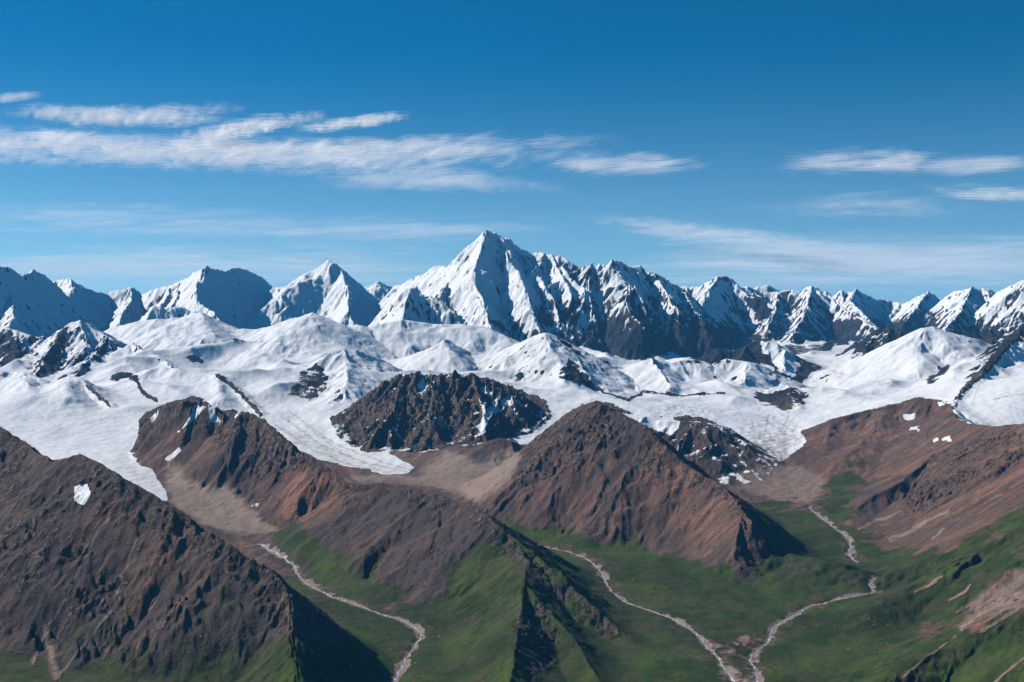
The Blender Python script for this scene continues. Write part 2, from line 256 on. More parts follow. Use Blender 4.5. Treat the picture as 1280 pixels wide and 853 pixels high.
mass('rocky_hill', 'low dark rock hill right behind the big scree pyramid, under the right glacier', 'hill', .5,
     [[(806,520,9050),(821,524,9000),(838,524,8950),(855,526,8900),(868,526,8900),(881,527,8850),(894,531,8800),(906,537,8750),(918,543,8700),(930,552,8600),(940,561,8500)], [(881,527,8850),(890,555,8450)]],
     rough=1.2, crag=10., rnd_r=8., tint=-.4, dark=.55, snow=-1.2)
mass('brown_hill', 'smooth brown hillside below the right glacier', 'hill', .42,
     [[(1000,556,9000),(1010,546,9050),(1025,535,9100),(1045,525,9150),(1065,518,9200),(1090,511,9300),(1110,507,9300),(1130,503,9350),(1150,499,9300),(1170,501,9200),(1185,508,9000),(1200,518,8700)], [(1110,507,9300),(1085,545,8700),(1050,575,8250)], [(1045,525,9150),(1025,555,8700)]],
     rough=.8, crag=5., rnd_r=25., tint=.3, snow=-9)
mass('brown_mountain', 'long reddish brown slope with rocky ribs descending from the right edge', 'mountain', .58,
     [[(1189,515,8500),(1200,524,8250),(1215,531,8000),(1230,532,7800),(1245,533,7600),(1262,531,7450),(1280,530,7300),(1330,518,7000),(1420,500,6800),(1550,480,6800)],
      [(1215,531,8000),(1190,555,7850),(1160,575,7650),(1125,600,7420),(1090,620,7220),(1065,640,7080)],
      [(1280,530,7300),(1262,575,6900),(1235,620,6600),(1195,660,6350)],
      [(1370,510,6900),(1330,570,6300),(1290,620,5950)]],
     rough=.5, crag=22., rnd_r=10., tint=.05, snow=-9)
mass('grassy_hill', 'green hillside with pale scree streaks filling the lower right corner', 'hill', .5,
     [[(1700,480,5200),(1560,530,5300),(1440,590,5350),(1360,625,5400),(1290,655,5380),(1230,688,5320),(1180,715,5230),(1135,740,5130),(1105,756,5050)],
      [(1640,620,4100),(1480,690,4150),(1380,725,4250),(1300,752,4300),(1240,778,4280),(1180,806,4220),(1130,830,4120),(1090,852,4020)],
      [(1500,860,3300),(1380,870,3400),(1280,880,3450)]],
     rough=.7, crag=3., rnd_r=60., grassy=1., tint=.3)
mass('grassy_hill', 'low green knoll beside the bend of the right river', 'hill', .34,
     [[(925,694,6050),(945,690,6030),(970,690,5980),(1000,694,5900),(1030,699,5820),(1055,706,5760),(1075,713,5720)]], rough=.7, crag=3., rnd_r=30., grassy=.9, dark=.2)
mass('rocky_hill', 'dark stepped ridge with a grassy right spur, between the left river and the middle river', 'hill', .62,
     [[(366,655,6850),(383,640,6750),(404,628,6680),(425,616,6600),(438,609,6550),(450,605,6500),(463,604,6480),(476,603,6450),(487,605,6420),(497,605,6400),(508,608,6330),(519,611,6270),(536,615,6180),(553,620,6100),(570,626,6000),(587,632,5900),(600,638,5820),(612,646,5740),(625,657,5650),(638,669,5560),(650,678,5490),(663,687,5400),(676,699,5330),(689,711,5250),(702,724,5170),(715,736,5100),(732,749,5020),(749,762,4950),(770,782,4850),(795,808,4720)],
      [(650,678,5490),(657,705,5230),(655,730,5000),(652,755,4780),(648,785,4520),(643,815,4300),(636,850,4050),(630,900,3800)],
      [(553,620,6100),(545,655,5850),(535,690,5650)], [(655,730,5000),(690,765,4750),(725,810,4450),(750,850,4200)]],
     rough=.5, crag=20., rnd_r=8., tint=-.45, dark=.25)
mass('rocky_hill', 'steep brown hill with a small triangular snow patch in the lower left foreground', 'hill', .85,
     [[(-260,470,6300),(-140,500,6200),(-60,515,6050),(-20,526,5950),(0,534,5900),(12,541,5850),(22,548,5800),(33,556,5720),(42,563,5650),(53,571,5540),(64,577,5440),(73,576,5390),(82,572,5350),(91,568,5320),(98,567,5300),(107,570,5270),(120,577,5220),(135,585,5165),(150,593,5110),(163,600,5065),(175,608,5020),(190,617,4970),(205,627,4915),(215,633,4880),(225,641,4845),(235,649,4810),(245,656,4775),(257,663,4735),(270,669,4700),(285,677,4650),(300,684,4610),(320,696,4560),(335,706,4520),(346,716,4490),(357,728,4460)],
      [(357,728,4460),(361,745,4400),(363,765,4320),(364,785,4230),(366,810,4120),(370,840,3980),(380,900,3750)],
      ],
     rough=.55, crag=25., rnd_r=6., tint=-.3, dark=.14, snow=-9)

# far filler ranges beyond the sides of the frame
mass('snow_mountain', 'white range beyond the frame', 'mountain', .6,
     [[(-2600,300,21000),(-1500,340,19000),(-800,330,18000),(-400,345,18000),(-280,350,17800)], [(1620,350,18000),(1900,330,18000),(2600,320,19000),(3900,300,21000)]], snow=.8, thr=1., **ALP)
mass('brown_mountain', 'brown mountains beyond the frame', 'mountain', .6,
     [[(-900,480,7000),(-600,500,6500),(-400,480,6200),(-260,470,5900)], [(1700,480,5200),(1900,470,6000),(2300,460,7500)], [(-500,430,11000),(-300,440,11500),(-100,452,11400)]], rough=1.1, crag=12.)

# world-space warp so that crests and flanks wander
def warp_fn(u, l):
    wx = fbm(u, l, .05, 3, 1) * .0022 + fbm(u, l, .012, 2, 5) * .0007
    wy = fbm(u, l, .06, 3, 3) * .012 + fbm(u, l, .015, 2, 6) * .003
    return wx.astype(f32), wy.astype(f32)
WX, WY = par(warp_fn, U, LNG)
XW = X + WX * DD; YW = Y * (1 + WY)
Ztop = np.full((NR, NC), -1e5, f32); OWN = np.full((NR, NC), -1, np.int16)
zlow_col = -1250.
def tent(z, own, mi, a, b, s, r):
    (x0, y0, z0), (x1, y1, z1) = a, b
    L = math.hypot(x1 - x0, y1 - y0)
    if L < 1: return
    g = (z1 - z0) / L
    zmax = max(z0, z1); D0 = min(y0, y1)
    reach = min(max(zmax + 1300, 200) / s, 3800) + 50
    ya, yb = min(y0, y1) - reach, max(y0, y1) + reach
    r0, r1 = np.searchsorted(rows, max(ya, 300)), np.searchsorted(rows, yb) + 1
    pl = min((min(x0, x1) - reach) / max(ya, 300), (min(x0, x1) - reach) / yb) * F + CX
    pr = max((max(x0, x1) + reach) / max(ya, 300), (max(x0, x1) + reach) / yb) * F + CX
    c0, c1 = max(0, np.searchsorted(cols, pl) - 1), np.searchsorted(cols, pr) + 1
    if r1 <= r0 or c1 <= c0: return
    xs = XW[r0:r1, c0:c1]; ys = YW[r0:r1, c0:c1]
    ex, ey = (x1 - x0) / L, (y1 - y0) / L
    dx = xs - f32(x0); dy = ys - f32(y0)
    al = dx * f32(ex) + dy * f32(ey); pe = np.abs(dx * f32(-ey) + dy * f32(ex))
    gg = max(-.97 * s, min(.97 * s, g))
    t = np.clip(al + pe * f32(gg / math.sqrt(s * s - gg * gg)), 0, L)
    d = np.sqrt(pe * pe + (al - t) ** 2)
    zz = f32(z0) + t * f32(g) - f32(s) * (np.sqrt(d * d + f32(r * r)) - f32(r))
    # concave foot
    sub = z[r0:r1, c0:c1]; m = zz > sub
    sub[m] = zz[m]; own[r0:r1, c0:c1][m] = mi
def run_mass(mi):
    m = MASS[mi]; z = np.full((NR, NC), -1e5, f32); return m
def do(mi):
    m = MASS[mi]
    for ln in m['lines']:
        s = m['s']
        if isinstance(ln, tuple) and ln[0] == 'w':
            pts, s = ln[1], ln[2]
        else:
            if isinstance(ln, tuple) and ln[0] == 'w': pts, s = ln[1], ln[2]
            elif isinstance(ln[0], str): s = ln[1]; pts = [P(*p) for p in ln[2]]
            else: pts = [P(*p) for p in ln]
        for a, b in zip(pts[:-1], pts[1:]): tent(Ztop, OWN, mi, a, b, s, m['r'])
for mi in range(len(MASS)): do(mi)
print('masses', time.time() - T0)

def smax(a, b, k):
    h = np.maximum(0, 1 - np.abs(a - b) / k); return np.maximum(a, b) + h * h * k * .25
K = (14 + DD * .004).astype(f32)
OWN[Ztop < base] = -1
Z = smax(base, Ztop, K).astype(f32)

# parameter fields taken from the owner, softened across borders
def field(key, dflt, r=3):
    v = np.array([m[key] if m[key] is not None else dflt for m in MASS] + [dflt], f32)
    return blur(v[OWN], r, 1)
ROUGH = field('rough', .35, 4); CRAG = field('crag', 2., 4)
near_flat = sstep(0, 1, np.clip((Z - base) / 60, 0, 1)).astype(f32)

def grads(z):
    zu = np.gradient(z, cols, axis=1).astype(f32) * F
    zl = np.gradient(z, LN, axis=0).astype(f32)
    zx = zu / DD; zy = zl / DD - U * zx
    return zx.astype(f32), zy.astype(f32)

CJ = [np.random.RandomState(90 + i).rand(256, 256).astype(f32) for i in range(2)]
def gully(x, y, gx, gy, lam, off):
    px = x / lam + off; py = y / lam + off * 1.7
    ix = np.floor(px); iy = np.floor(py)
    fx = (px - ix).astype(f32); fy = (py - iy).astype(f32)
    ix = ix.astype(np.int32); iy = iy.astype(np.int32)
    gl = np.sqrt(gx * gx + gy * gy) + 1e-4
    sx = -gy / gl; sy = gx / gl
    C = 0; S = 0; W = 0
    for i in (-1, 0, 1):
        for j in (-1, 0, 1):
            a = (ix + i) & 255; b = (iy + j) & 255
            vx = fx - i - CJ[0][a, b]; vy = fy - j - CJ[1][a, b]
            w = np.exp(-2.2 * (vx * vx + vy * vy))
            ph = (vx * sx + vy * sy) * f32(2 * np.pi)
            C = C + w * np.cos(ph); S = S + w * np.sin(ph); W = W + w
    C /= W; S /= W
    m = np.sqrt(C * C + S * S) + 1e-3
    C /= m ** .7; S /= m ** .7
    return C, S, sx, sy
# relief: gullies that run down the slope, octave by octave
zx, zy = grads(blur(Z, 2, 1))
cell = np.maximum(DD / F * 1.1, DD * f32(LN[60] - LN[59])) * 1.1
for o, lam in enumerate((900., 430., 210., 104., 52., 27.)):
    if lam < 30: sel = 3.2
    amp0 = lam * (.045, .062, .07, .066, .06, .06)[o]
    def f(x, y, gx, gy, rg, dd, nf):
        C, S, sx, sy = gully(x, y, gx, gy, lam, 3.7 * o)
        sl = np.sqrt(gx * gx + gy * gy)
        a = amp0 * rg * sstep(.08, .7, sl) * sstep(1.6, 3.4, lam / (dd * .00152)) * (nf if o < 3 else (.35 + .65 * nf))
        a = a * (.25 + 1.3 * sstep(-.45, .6, fbm(x, y, 700., 3, 5 + o % 2)))
        h = .6 * C - .4 * np.abs(S) * 1.3
        k = -a * S * f32(2 * np.pi / lam) * .75
        return (a * h).astype(f32), (gx + k * sx).astype(f32), (gy + k * sy).astype(f32)
    dh, zx, zy = par(f, X, Y, zx, zy, ROUGH, DD, near_flat)
    Z = Z + dh
print('gullies', time.time() - T0)

# long streaks running straight down the fall line (scree chutes, snow runnels)
def streak_fn(x, y, gx, gy, dd):
    gl = np.sqrt(gx * gx + gy * gy) + 1e-3; dx = gx / gl; dy = gy / gl; out = []
    for lam, st, k in ((30., 17., 2), (85., 45., 5)):
        s_ = 0
        for i in range(-6, 7):
            q = i * st; s_ = s_ + perlin((x + dx * q) / lam, (y + dy * q) / lam, k) * (1 - abs(i) / 7.5)
        out.append((s_ / 2.6).astype(f32))
    return out[0], out[1]
sx_, sy_ = grads(blur(Z, 7, 2))
ST1, ST2 = par(streak_fn, X, Y, sx_, sy_, DD)
slm = np.sqrt(sx_ * sx_ + sy_ * sy_)
Z = Z + (ST1 * 3. * sstep(9500, 6000, DD) + ST2 * (4.5 + 6.5 * sstep(9000, 11000, DD))) * sstep(.25, .6, slm) * (.3 + .7 * near_flat) * np.minimum(ROUGH, 1.1)

# ------------------------------------------------------------------ image-traced outlines, placed on the surface
def project_rows(z): return Y0 - F * z / DD
PY = project_rows(Z)
def hit(px, py, zpy=None, dmin=0):
    zpy = PY if zpy is None else zpy
    c = int(np.clip(np.searchsorted(cols, px), 0, NC - 1)); col = zpy[:, c]
    k0 = np.searchsorted(rows, max(dmin, 2500))
    w = np.nonzero(col[k0:] <= py)[0]
    return float(rows[k0 + w[0]]) if len(w) else 20000.
def pmask(pts, feather=6., rag=5., drange=None, seed=0):
    """soft mask of a patch of ground, traced outline -> position on the surface"""
    if drange is None:
        hs = [hit(px, min(py, 852)) for px, py in pts]; drange = (min(hs) * .96, max(hs) * 1.05)
    pts = np.array(pts, float)
    r0, r1 = np.searchsorted(rows, drange[0]), np.searchsorted(rows, drange[1])
    c0 = max(0, np.searchsorted(cols, pts[:, 0].min() - feather * 2 - rag * 2)); c1 = np.searchsorted(cols, pts[:, 0].max() + feather * 2 + rag * 2)
    out = np.zeros((NR, NC), f32)
    if r1 <= r0 or c1 <= c0: return out
    sl = (slice(r0, r1), slice(c0, c1))
    x = X[sl]; y = Y[sl]; scl = DD[sl] / F
    qx = PX[sl] + fbm(x, y, 180., 4, seed, .6) * rag * 2; qy = PY[sl] + fbm(x, y, 180., 4, seed + 3, .6) * rag * 2
    ins = np.zeros(qx.shape, bool); dist = np.full(qx.shape, 1e9, f32)
    for (ax, ay), (bx, by) in zip(pts, np.roll(pts, -1, 0)):
        cnd = (ay > qy) != (by > qy)
        with np.errstate(divide='ignore', invalid='ignore'):
            xi = (bx - ax) * (qy - ay) / (by - ay if by != ay else 1e-9) + ax
        ins ^= cnd & (qx < xi)
        L2 = max((bx - ax) ** 2 + (by - ay) ** 2, 1e-6)
        t = np.clip(((qx - ax) * (bx - ax) + (qy - ay) * (by - ay)) / L2, 0, 1)
        dist = np.minimum(dist, (qx - ax - t * (bx - ax)) ** 2 + (qy - ay - t * (by - ay)) ** 2)
    sd = np.sqrt(dist) * np.where(ins, 1, -1)
    out[sl] = sstep(-feather, feather, sd)
    return out
def lmask(pts, width, rag=2., seed=0, drange=None):
    """soft mask of a line on the ground: 1 on the line, 0 at `width` pixels"""
    if drange is None:
        hs = [hit(px, min(py, 852)) for px, py in pts]; drange = (min(hs) * .96, max(hs) * 1.05)
    pts = np.array(pts, float)
    r0, r1 = np.searchsorted(rows, drange[0]), np.searchsorted(rows, drange[1])
    c0 = np.searchsorted(cols, pts[:, 0].min() - width * 3); c1 = np.searchsorted(cols, pts[:, 0].max() + width * 3)
    out = np.zeros((NR, NC), f32)
    if r1 <= r0 or c1 <= c0: return out
    sl = (slice(r0, r1), slice(c0, c1)); x = X[sl]; y = Y[sl]
    qx = PX[sl] + fbm(x, y, 90., 3, seed) * rag * 2; qy = PY[sl] + fbm(x, y, 90., 3, seed + 3) * rag * 2
    dist = np.full(qx.shape, 1e9, f32)
    for (ax, ay), (bx, by) in zip(pts[:-1], pts[1:]):
        L2 = max((bx - ax) ** 2 + (by - ay) ** 2, 1e-6)
        t = np.clip(((qx - ax) * (bx - ax) + (qy - ay) * (by - ay)) / L2, 0, 1)
        dist = np.minimum(dist, (qx - ax - t * (bx - ax)) ** 2 + (qy - ay - t * (by - ay)) ** 2)
    out[sl] = 1 - sstep(0, 1, np.sqrt(dist) / width)
    return out

isbase = (OWN < 0)
names = [m['name'] for m in MASS]
SNOWTYPE = np.array([m['snow'] for m in MASS] + [0.], f32)[OWN]

def N9(x, y): return par(lambda a, b: fbm(a, b, 700., 3, 2) * 90., x, y)
# -- craggy rock: dark ribs on the high flanks of the brown mountains
slope0 = np.sqrt(sum(g * g for g in grads(blur(Z, 3, 1))))
CR = np.zeros((NR, NC), f32)      # where bedrock crops out
def add(a, m, v=1.):
    np.maximum(a, m * v, out=a)
CRAGS = [
 ([(640,592),(664,550),(706,513),(745,497),(783,512),(835,555),(880,592),(930,630),(955,662),(930,650),(890,615),(850,600),(800,590),(775,570),(740,560),(715,580),(690,600),(660,615),(640,610)], 1.),
 ([(180,520),(240,495),(302,508),(362,550),(420,590),(400,600),(360,585),(330,600),(290,580),(270,545),(230,530),(190,540)], 1.),
 ([(0,655),(40,650),(90,665),(115,690),(80,700),(60,720),(30,735),(0,745),(-30,700)], 1.), ([(0,540),(98,565),(160,640),(150,660),(110,640),(60,640),(0,650)], .45),
 ([(98,567),(225,640),(300,684),(357,728),(330,745),(280,720),(240,690),(200,670),(160,650),(130,640)], .5),
 ([(85,745),(110,735),(125,748),(110,765),(88,765)], 1.), ([(115,725),(150,715),(165,735),(140,770),(120,765)], .7), ([(185,770),(215,768),(220,785),(195,790)], .8),
 ([(300,690),(330,690),(360,730),(365,790),(345,790),(320,750)], .8), ([(360,730),(425,770),(440,790),(410,800),(365,790)], .6),
 ([(420,612),(500,600),(560,615),(560,640),(500,630),(430,640)], .45), ([(530,680),(555,672),(560,690),(540,702)], .9),
 ([(580,625),(612,640),(655,680),(720,735),(800,810),(780,815),(700,755),(660,720),(620,690),(590,670)], .9),
 ([(645,760),(680,750),(700,790),(690,840),(660,850),(640,800)], .85),
 ([(1120,620),(1160,585),(1200,555),(1240,540),(1285,535),(1285,570),(1230,590),(1180,620),(1140,650)], .9),
 ([(1120,530),(1150,520),(1165,545),(1130,560),(1105,560)], .5),
 ([(1150,775),(1180,770),(1188,782),(1165,800),(1150,795)], 1.), ([(1235,665),(1260,662),(1255,680),(1235,682)], .8), ([(1260,690),(1290,682),(1290,700),(1262,702)], .8), ([(1185,690),(1225,698),(1215,710),(1185,706)], .7),
 ([(985,700),(1020,700),(1030,715),(1000,725),(980,715)], .8), ([(800,520),(900,530),(935,555),(900,570),(820,545)], .9),
 ([(455,515),(475,480),(520,455),(640,470),(690,520),(640,530),(560,535),(500,528),(470,530)], 1.),
 ([(925,660),(940,650),(975,680),(960,690),(930,690)], .7)]
for i, (p, v) in enumerate(CRAGS): add(CR, pmask(p, 9, 6, seed=i), v)
alp = (SNOWTYPE > -.9) & (SNOWTYPE < 2.5) & ~isbase
CR = np.maximum(CR, alp * .6).astype(f32)
def crag_fn(x, y, dd, c, cr, gx, gy):
    # stretched a little down the slope
    fr = sstep(9300, 11500, dd)
    n1 = ridged(x, y, 210., 4, 2) * fr + ridged(x, y, 95., 4, 2) * (1 - fr)
    n2 = ridged(x, y, 85., 3, 5) * fr + ridged(x, y, 38., 3, 5) * (1 - fr)
    c = c * (.62 + .38 * fr)
    fade = sstep(1.5, 4, (38 + 47 * fr) / (dd * .0013))
    h = (n1 - .55) * 1.3 * c + (n2 - .55) * .75 * c * fade
    h = h * (.45 + 1.1 * sstep(-.35, .35, fbm(x, y, 420., 2, 7)))
    return (h * (.12 + .88 * cr)).astype(f32), (n1 * .6 + n2 * .4).astype(f32)
gx0, gy0 = grads(blur(Z, 4, 1))
dh, RN = par(crag_fn, X, Y, DD, CRAG, CR, gx0, gy0)
Z = Z + dh * (.3 + .7 * near_flat)
CI = [i for i, m in enumerate(MASS) if 'banded ledges' in m['label']][0]
TB = blur((OWN == CI).astype(f32), 4, 1)
Z = Z + TB * 5.5 * np.sin((Z + N9(X, Y)) / 17.)
# gentle unevenness everywhere, hummocks on the meadows and moraines
def hum(x, y, dd):
    return (fbm(x, y, 900., 3, 5) * 26. * sstep(8000, 10500, dd) + fbm(x, y, 320., 4, 3) * (13. + 4. * sstep(7500, 10000, dd)) + fbm(x, y, 60., 3, 6) * 3.4 * sstep(2, 5, 60. / (dd * .0013))).astype(f32)
Z = Z + par(hum, X, Y, DD)

# ------------------------------------------------------------------ river beds
def smooth_line(pts, n=14):
    pts = np.array(pts, float); out = []
    for i in range(len(pts) - 1):
        p0 = pts[max(i - 1, 0)]; p1 = pts[i]; p2 = pts[i + 1]; p3 = pts[min(i + 2, len(pts) - 1)]
        for t in np.linspace(0, 1, n, endpoint=False):
            out.append(.5 * ((2 * p1) + (-p0 + p2) * t + (2 * p0 - 5 * p1 + 4 * p2 - p3) * t * t + (-p0 + 3 * p1 - 3 * p2 + p3) * t ** 3))
    out.append(pts[-1]); return np.array(out)
PY = project_rows(blur(Z, 2, 1))
RIV = {}
def river_xy(pts, seed, amp=5.):
    q = []
    last = 1e9
    for (px, py, D) in pts:
        d = hit(px, min(py, 852)) if py < 853 else D
        if not (.9 * D < d < 1.1 * D): d = D
        q.append(((px - CX) / F * d, d))
    L = smooth_line(q)
    s = np.concatenate([[0], np.cumsum(np.hypot(*np.diff(L, axis=0).T))])
    m = np.arange(0, s[-1], 5.); L = np.stack([np.interp(m, s, L[:, 0]), np.interp(m, s, L[:, 1])], 1)
    t = np.gradient(L, axis=0); t /= np.linalg.norm(t, axis=1)[:, None]; nn = np.stack([-t[:, 1], t[:, 0]], 1)
    off = fbm(m, m * 0 + seed * 7.7, 150., 4, seed, .6) * amp * 2.2
    off = off + fbm(m, m * 0 + seed * 3.1, 55., 3, seed + 2, .6) * 9.
    return L + nn * off[:, None]
for k, p in (('l', RIV_L), ('m', RIV_M), ('r', RIV_R), ('r2', RIV_R2)): RIV[k] = river_xy(p, len(RIV) + 1)
RIVD = np.full((NR, NC), 400., f32)          # distance to the nearest river line
for L in RIV.values():
    for i in range(0, len(L), 12):
        seg = L[i:i + 13]; m = 130.
        x0, x1, y0, y1 = seg[:, 0].min() - m, seg[:, 0].max() + m, seg[:, 1].min() - m, seg[:, 1].max() + m
        r0, r1 = np.searchsorted(rows, y0), np.searchsorted(rows, y1)
        c0, c1 = np.searchsorted(cols, min(x0 / y0, x0 / y1) * F + CX), np.searchsorted(cols, max(x1 / y0, x1 / y1) * F + CX)
        if r1 <= r0 or c1 <= c0: continue
        xs = X[r0:r1, c0:c1]; ys = Y[r0:r1, c0:c1]; sub = RIVD[r0:r1, c0:c1]
        for a in seg[::2]: np.minimum(sub, np.hypot(xs - f32(a[0]), ys - f32(a[1])), out=sub)
ZS = blur(Z, 6, 2)
w = 1 - sstep(14, 60, RIVD)
Z = Z * (1 - w) + (ZS - 3. - 6 * (1 - sstep(0, 30, RIVD))) * w
print('rivers', time.time() - T0)

# ------------------------------------------------------------------ surface masks
PY = project_rows(Z)
gx, gy = grads(blur(Z, 1, 1)); SL = np.sqrt(gx * gx + gy * gy)
def nz(lams, k=0):
    def f(x, y): return sum(a * fbm(x, y, l, 4, k, .6) for l, a in lams).astype(f32)
    return par(f, X, Y)
N1 = nz(((260., 1.),), 1); N2 = nz(((700., 1.),), 4); N3 = nz(((60., 1.),), 6)
def lookup(key, dflt):
    return np.array([(m[key] if m[key] is not None else dflt) for m in MASS] + [dflt], f32)[OWN]
SNOW = lookup('snow', 0.)
THR = lookup('thr', .8); ZSN = lookup('zs', -9999.); SK = lookup('snowk', 4.)
sn = SNOW + (THR - SL) * SK * .55 + N1 * .9 + np.where(ZSN > -9000, np.clip((Z - ZSN) / 420, -1.2, .5), 0)
sn = sn + np.where(SNOW < 9.5, ST2 * 1.7 * np.where(np.abs(SNOW - 1.15) < .01, .6, 1) - (RN - .5) * 1.8 * sstep(.5, 1., SL) + N3 * 1.5, 0)
sn = np.where(SNOW < -5, -2, sn)
SNOWPOLY = [(-100,425),(1420,425),(1420,545),(1285,532),(1245,532),(1215,530),(1195,516),(1189,502),(1150,498),(1110,507),(1080,515),(1040,525),(1010,546),(1000,560),(985,573),(965,580),(952,578),(946,562),(930,547),(905,533),(870,521),(830,521),(800,521),(780,512),(745,500),(722,510),(690,533),(668,556),(652,556),(640,548),(665,540),(690,522),(680,500),(600,470),(500,468),(436,528),(450,543),(480,563),(518,583),(512,592),(480,592),(440,585),(400,575),(370,560),(330,525),(240,495),(180,515),(172,532),(174,548),(181,568),(196,595),(213,632),(205,632),(190,622),(100,570),(60,577),(-100,520)]
SP = pmask(SNOWPOLY, 3, 2.5, drange=(7300, 15500), seed=2)
sn = np.where(isbase, np.where(DD > 14500, 1.5, SP * 5 - 2.5 + N1 * .5), sn)
# white slope on the right of the narrow ridge, and other traced patches
SNOWADD = [([(1189,505),(1215,485),(1236,465),(1262,436),(1285,420),(1420,400),(1420,545),(1285,533),(1245,533),(1212,531),(1196,520)], 4., (8000, 12500)),
 ([(952,423),(975,428),(993,445),(1000,462),(990,475),(975,465),(965,450),(950,440)], 3.5, None), ([(905,437),(925,437),(922,440),(905,440)], 3., None),
 ([(92,608),(110,606),(113,618),(105,632),(95,625)], 6., (4700, 5500)),
 ([(262,507),(267,510),(272,522),(280,528),(268,528),(262,525)], 5., None), ([(243,510),(254,508),(245,520),(228,535),(222,540),(235,525)], 5., None), ([(206,575),(222,562),(224,566),(210,578)], 6., None), ([(187,525),(198,515),(200,518),(190,530)], 5., None),
 ([(295,515),(299,513),(298,520),(294,525)], 4., None),
 ([(1128,520),(1145,518),(1140,524),(1130,524)], 6., None), ([(1138,535),(1150,534),(1147,538),(1139,538)], 5., None), ([(1165,551),(1170,549),(1172,552),(1166,553)], 5., None), ([(1178,549),(1188,547),(1188,550),(1180,552)], 5., None), ([(1174,505),(1190,500),(1190,504),(1176,508)], 5., None),
 ([(610,490),(640,495),(650,505),(630,510),(620,520),(600,540),(595,535),(605,515),(620,503),(600,498)], 2.2, None),
 ([(520,480),(530,470),(545,490),(535,500)], 1.2, None),
 ([(760,515),(800,520),(840,523),(850,528),(840,545),(815,535),(790,525)], 3.5, (8500, 10500))]
for i, (p, v, dr) in enumerate(SNOWADD): sn = sn + pmask(p, 2.2, 3.4, drange=dr, seed=i) * (v + np.maximum(0, -sn) * (v > 3) )
ROCKADD = [([(352,497),(365,478),(375,462),(392,455),(405,462),(412,475),(405,490),(390,502),(372,500)], 2.6), ([(500,700),(501,701),(502,700)], 0.), ([(408,500),(425,490),(430,495),(412,508)], 2.),
 ([(47,468),(60,440),(72,418),(85,405),(86,425),(75,455),(72,470)], 2.6), ([(0,415),(20,420),(30,440),(20,465),(0,470)], 1.8), ([(95,470),(118,445),(135,420),(130,445),(112,470)], 2.),
 ([(700,470),(708,450),(722,455),(738,472),(730,478)], 3.2), ([(228,446),(243,442),(256,450),(254,455),(240,454)], 4.),
 ([(760,400),(800,410),(830,425),(860,432),(900,430),(900,458),(750,458),(700,440),(690,420),(720,415)], 1.0), ([(665,385),(700,375),(730,372),(735,395),(700,410),(675,405)], 1.6), ([(865,400),(920,410),(980,430),(1040,430),(1040,445),(860,455)], 1.6),
 ([(1040,405),(1075,400),(1060,432),(1030,435)], 2.4), ([(935,372),(955,368),(962,395),(945,398)], 2.2), ([(975,365),(990,362),(995,385),(982,395)], 2.), ([(1090,400),(1160,410),(1120,425)], 1.5), ([(1190,410),(1240,408),(1260,420),(1240,430),(1200,425)], 1.6), ([(1150,385),(1180,390),(1165,410),(1110,410)], 1.2),
 ([(880,455),(906,470),(925,468),(930,485),(905,488),(893,480)], 1.5), ([(935,492),(990,485),(1015,490),(1010,500),(985,515),(950,505)], 3.2), ([(965,470),(990,455),(1040,470),(1038,482),(1000,480)], 2.2), ([(1150,475),(1170,462),(1185,450),(1190,460),(1175,475),(1160,485)], 2.8), ([(975,515),(1005,510),(1010,520),(985,525)], 1.6),
 ([(660,493),(680,478),(730,478),(755,490),(800,500),(790,505),(740,492)], .5), ([(620,472),(650,470),(655,478),(630,480)], 2.)]
for i, (p, v) in enumerate(ROCKADD):
    if v: sn = sn - pmask(p, 5, 4, seed=i + 3) * v
# rock ribs, plus rock colour painted for shaded right faces of snow crests
for i, (p, wd, v) in enumerate([([(165,429),(185,442),(213,457)], 1.2, 3.), ([(272,470),(290,483),(303,494),(326,519)], 5., 4.5), ([(108,482),(120,492),(137,508)], 3., 4.), ([(140,471),(155,468),(170,475),(178,490),(195,501)], 6.5, 3.6),
     ([(700,471),(732,480),(756,491),(785,501)], 2.2, 4.5), ([(785,501),(803,490),(850,495),(905,492)], 1.8, 5.), ([(815,448),(826,465),(836,478)], 1.5, 4.), ([(1189,512),(1206,488),(1236,458),(1267,421),(1280,411)], 6., 4.)]):
    sn = sn - lmask(p, wd, 1.5, seed=i) * v
up = sstep(.1, -1.2, sn) * (DD > 9000) * (SNOW > -1.5) * (~alp | (DD < 14500))
Z = Z + up * (RN * 34. - 6.)
ICE = pmask([(925,535),(985,520),(1010,545),(985,575),(965,582),(950,575)], 12, 4, drange=(8000, 10500)) + pmask([(620,520),(690,500),(690,530),(665,558)], 8, 4, drange=(8500, 10500)) * .4 + pmask([(800,505),(880,500),(900,530),(820,522)], 8, 4, drange=(8500, 10800)) * .5
Z = Z + ICE * par(lambda x, y: (ridged(x, y * 1.8, 95., 3, 6) - .5) * 13., X, Y)
PY = project_rows(Z)
GR = np.zeros((NR, NC), f32)
isg = lookup('grassy', 0.)
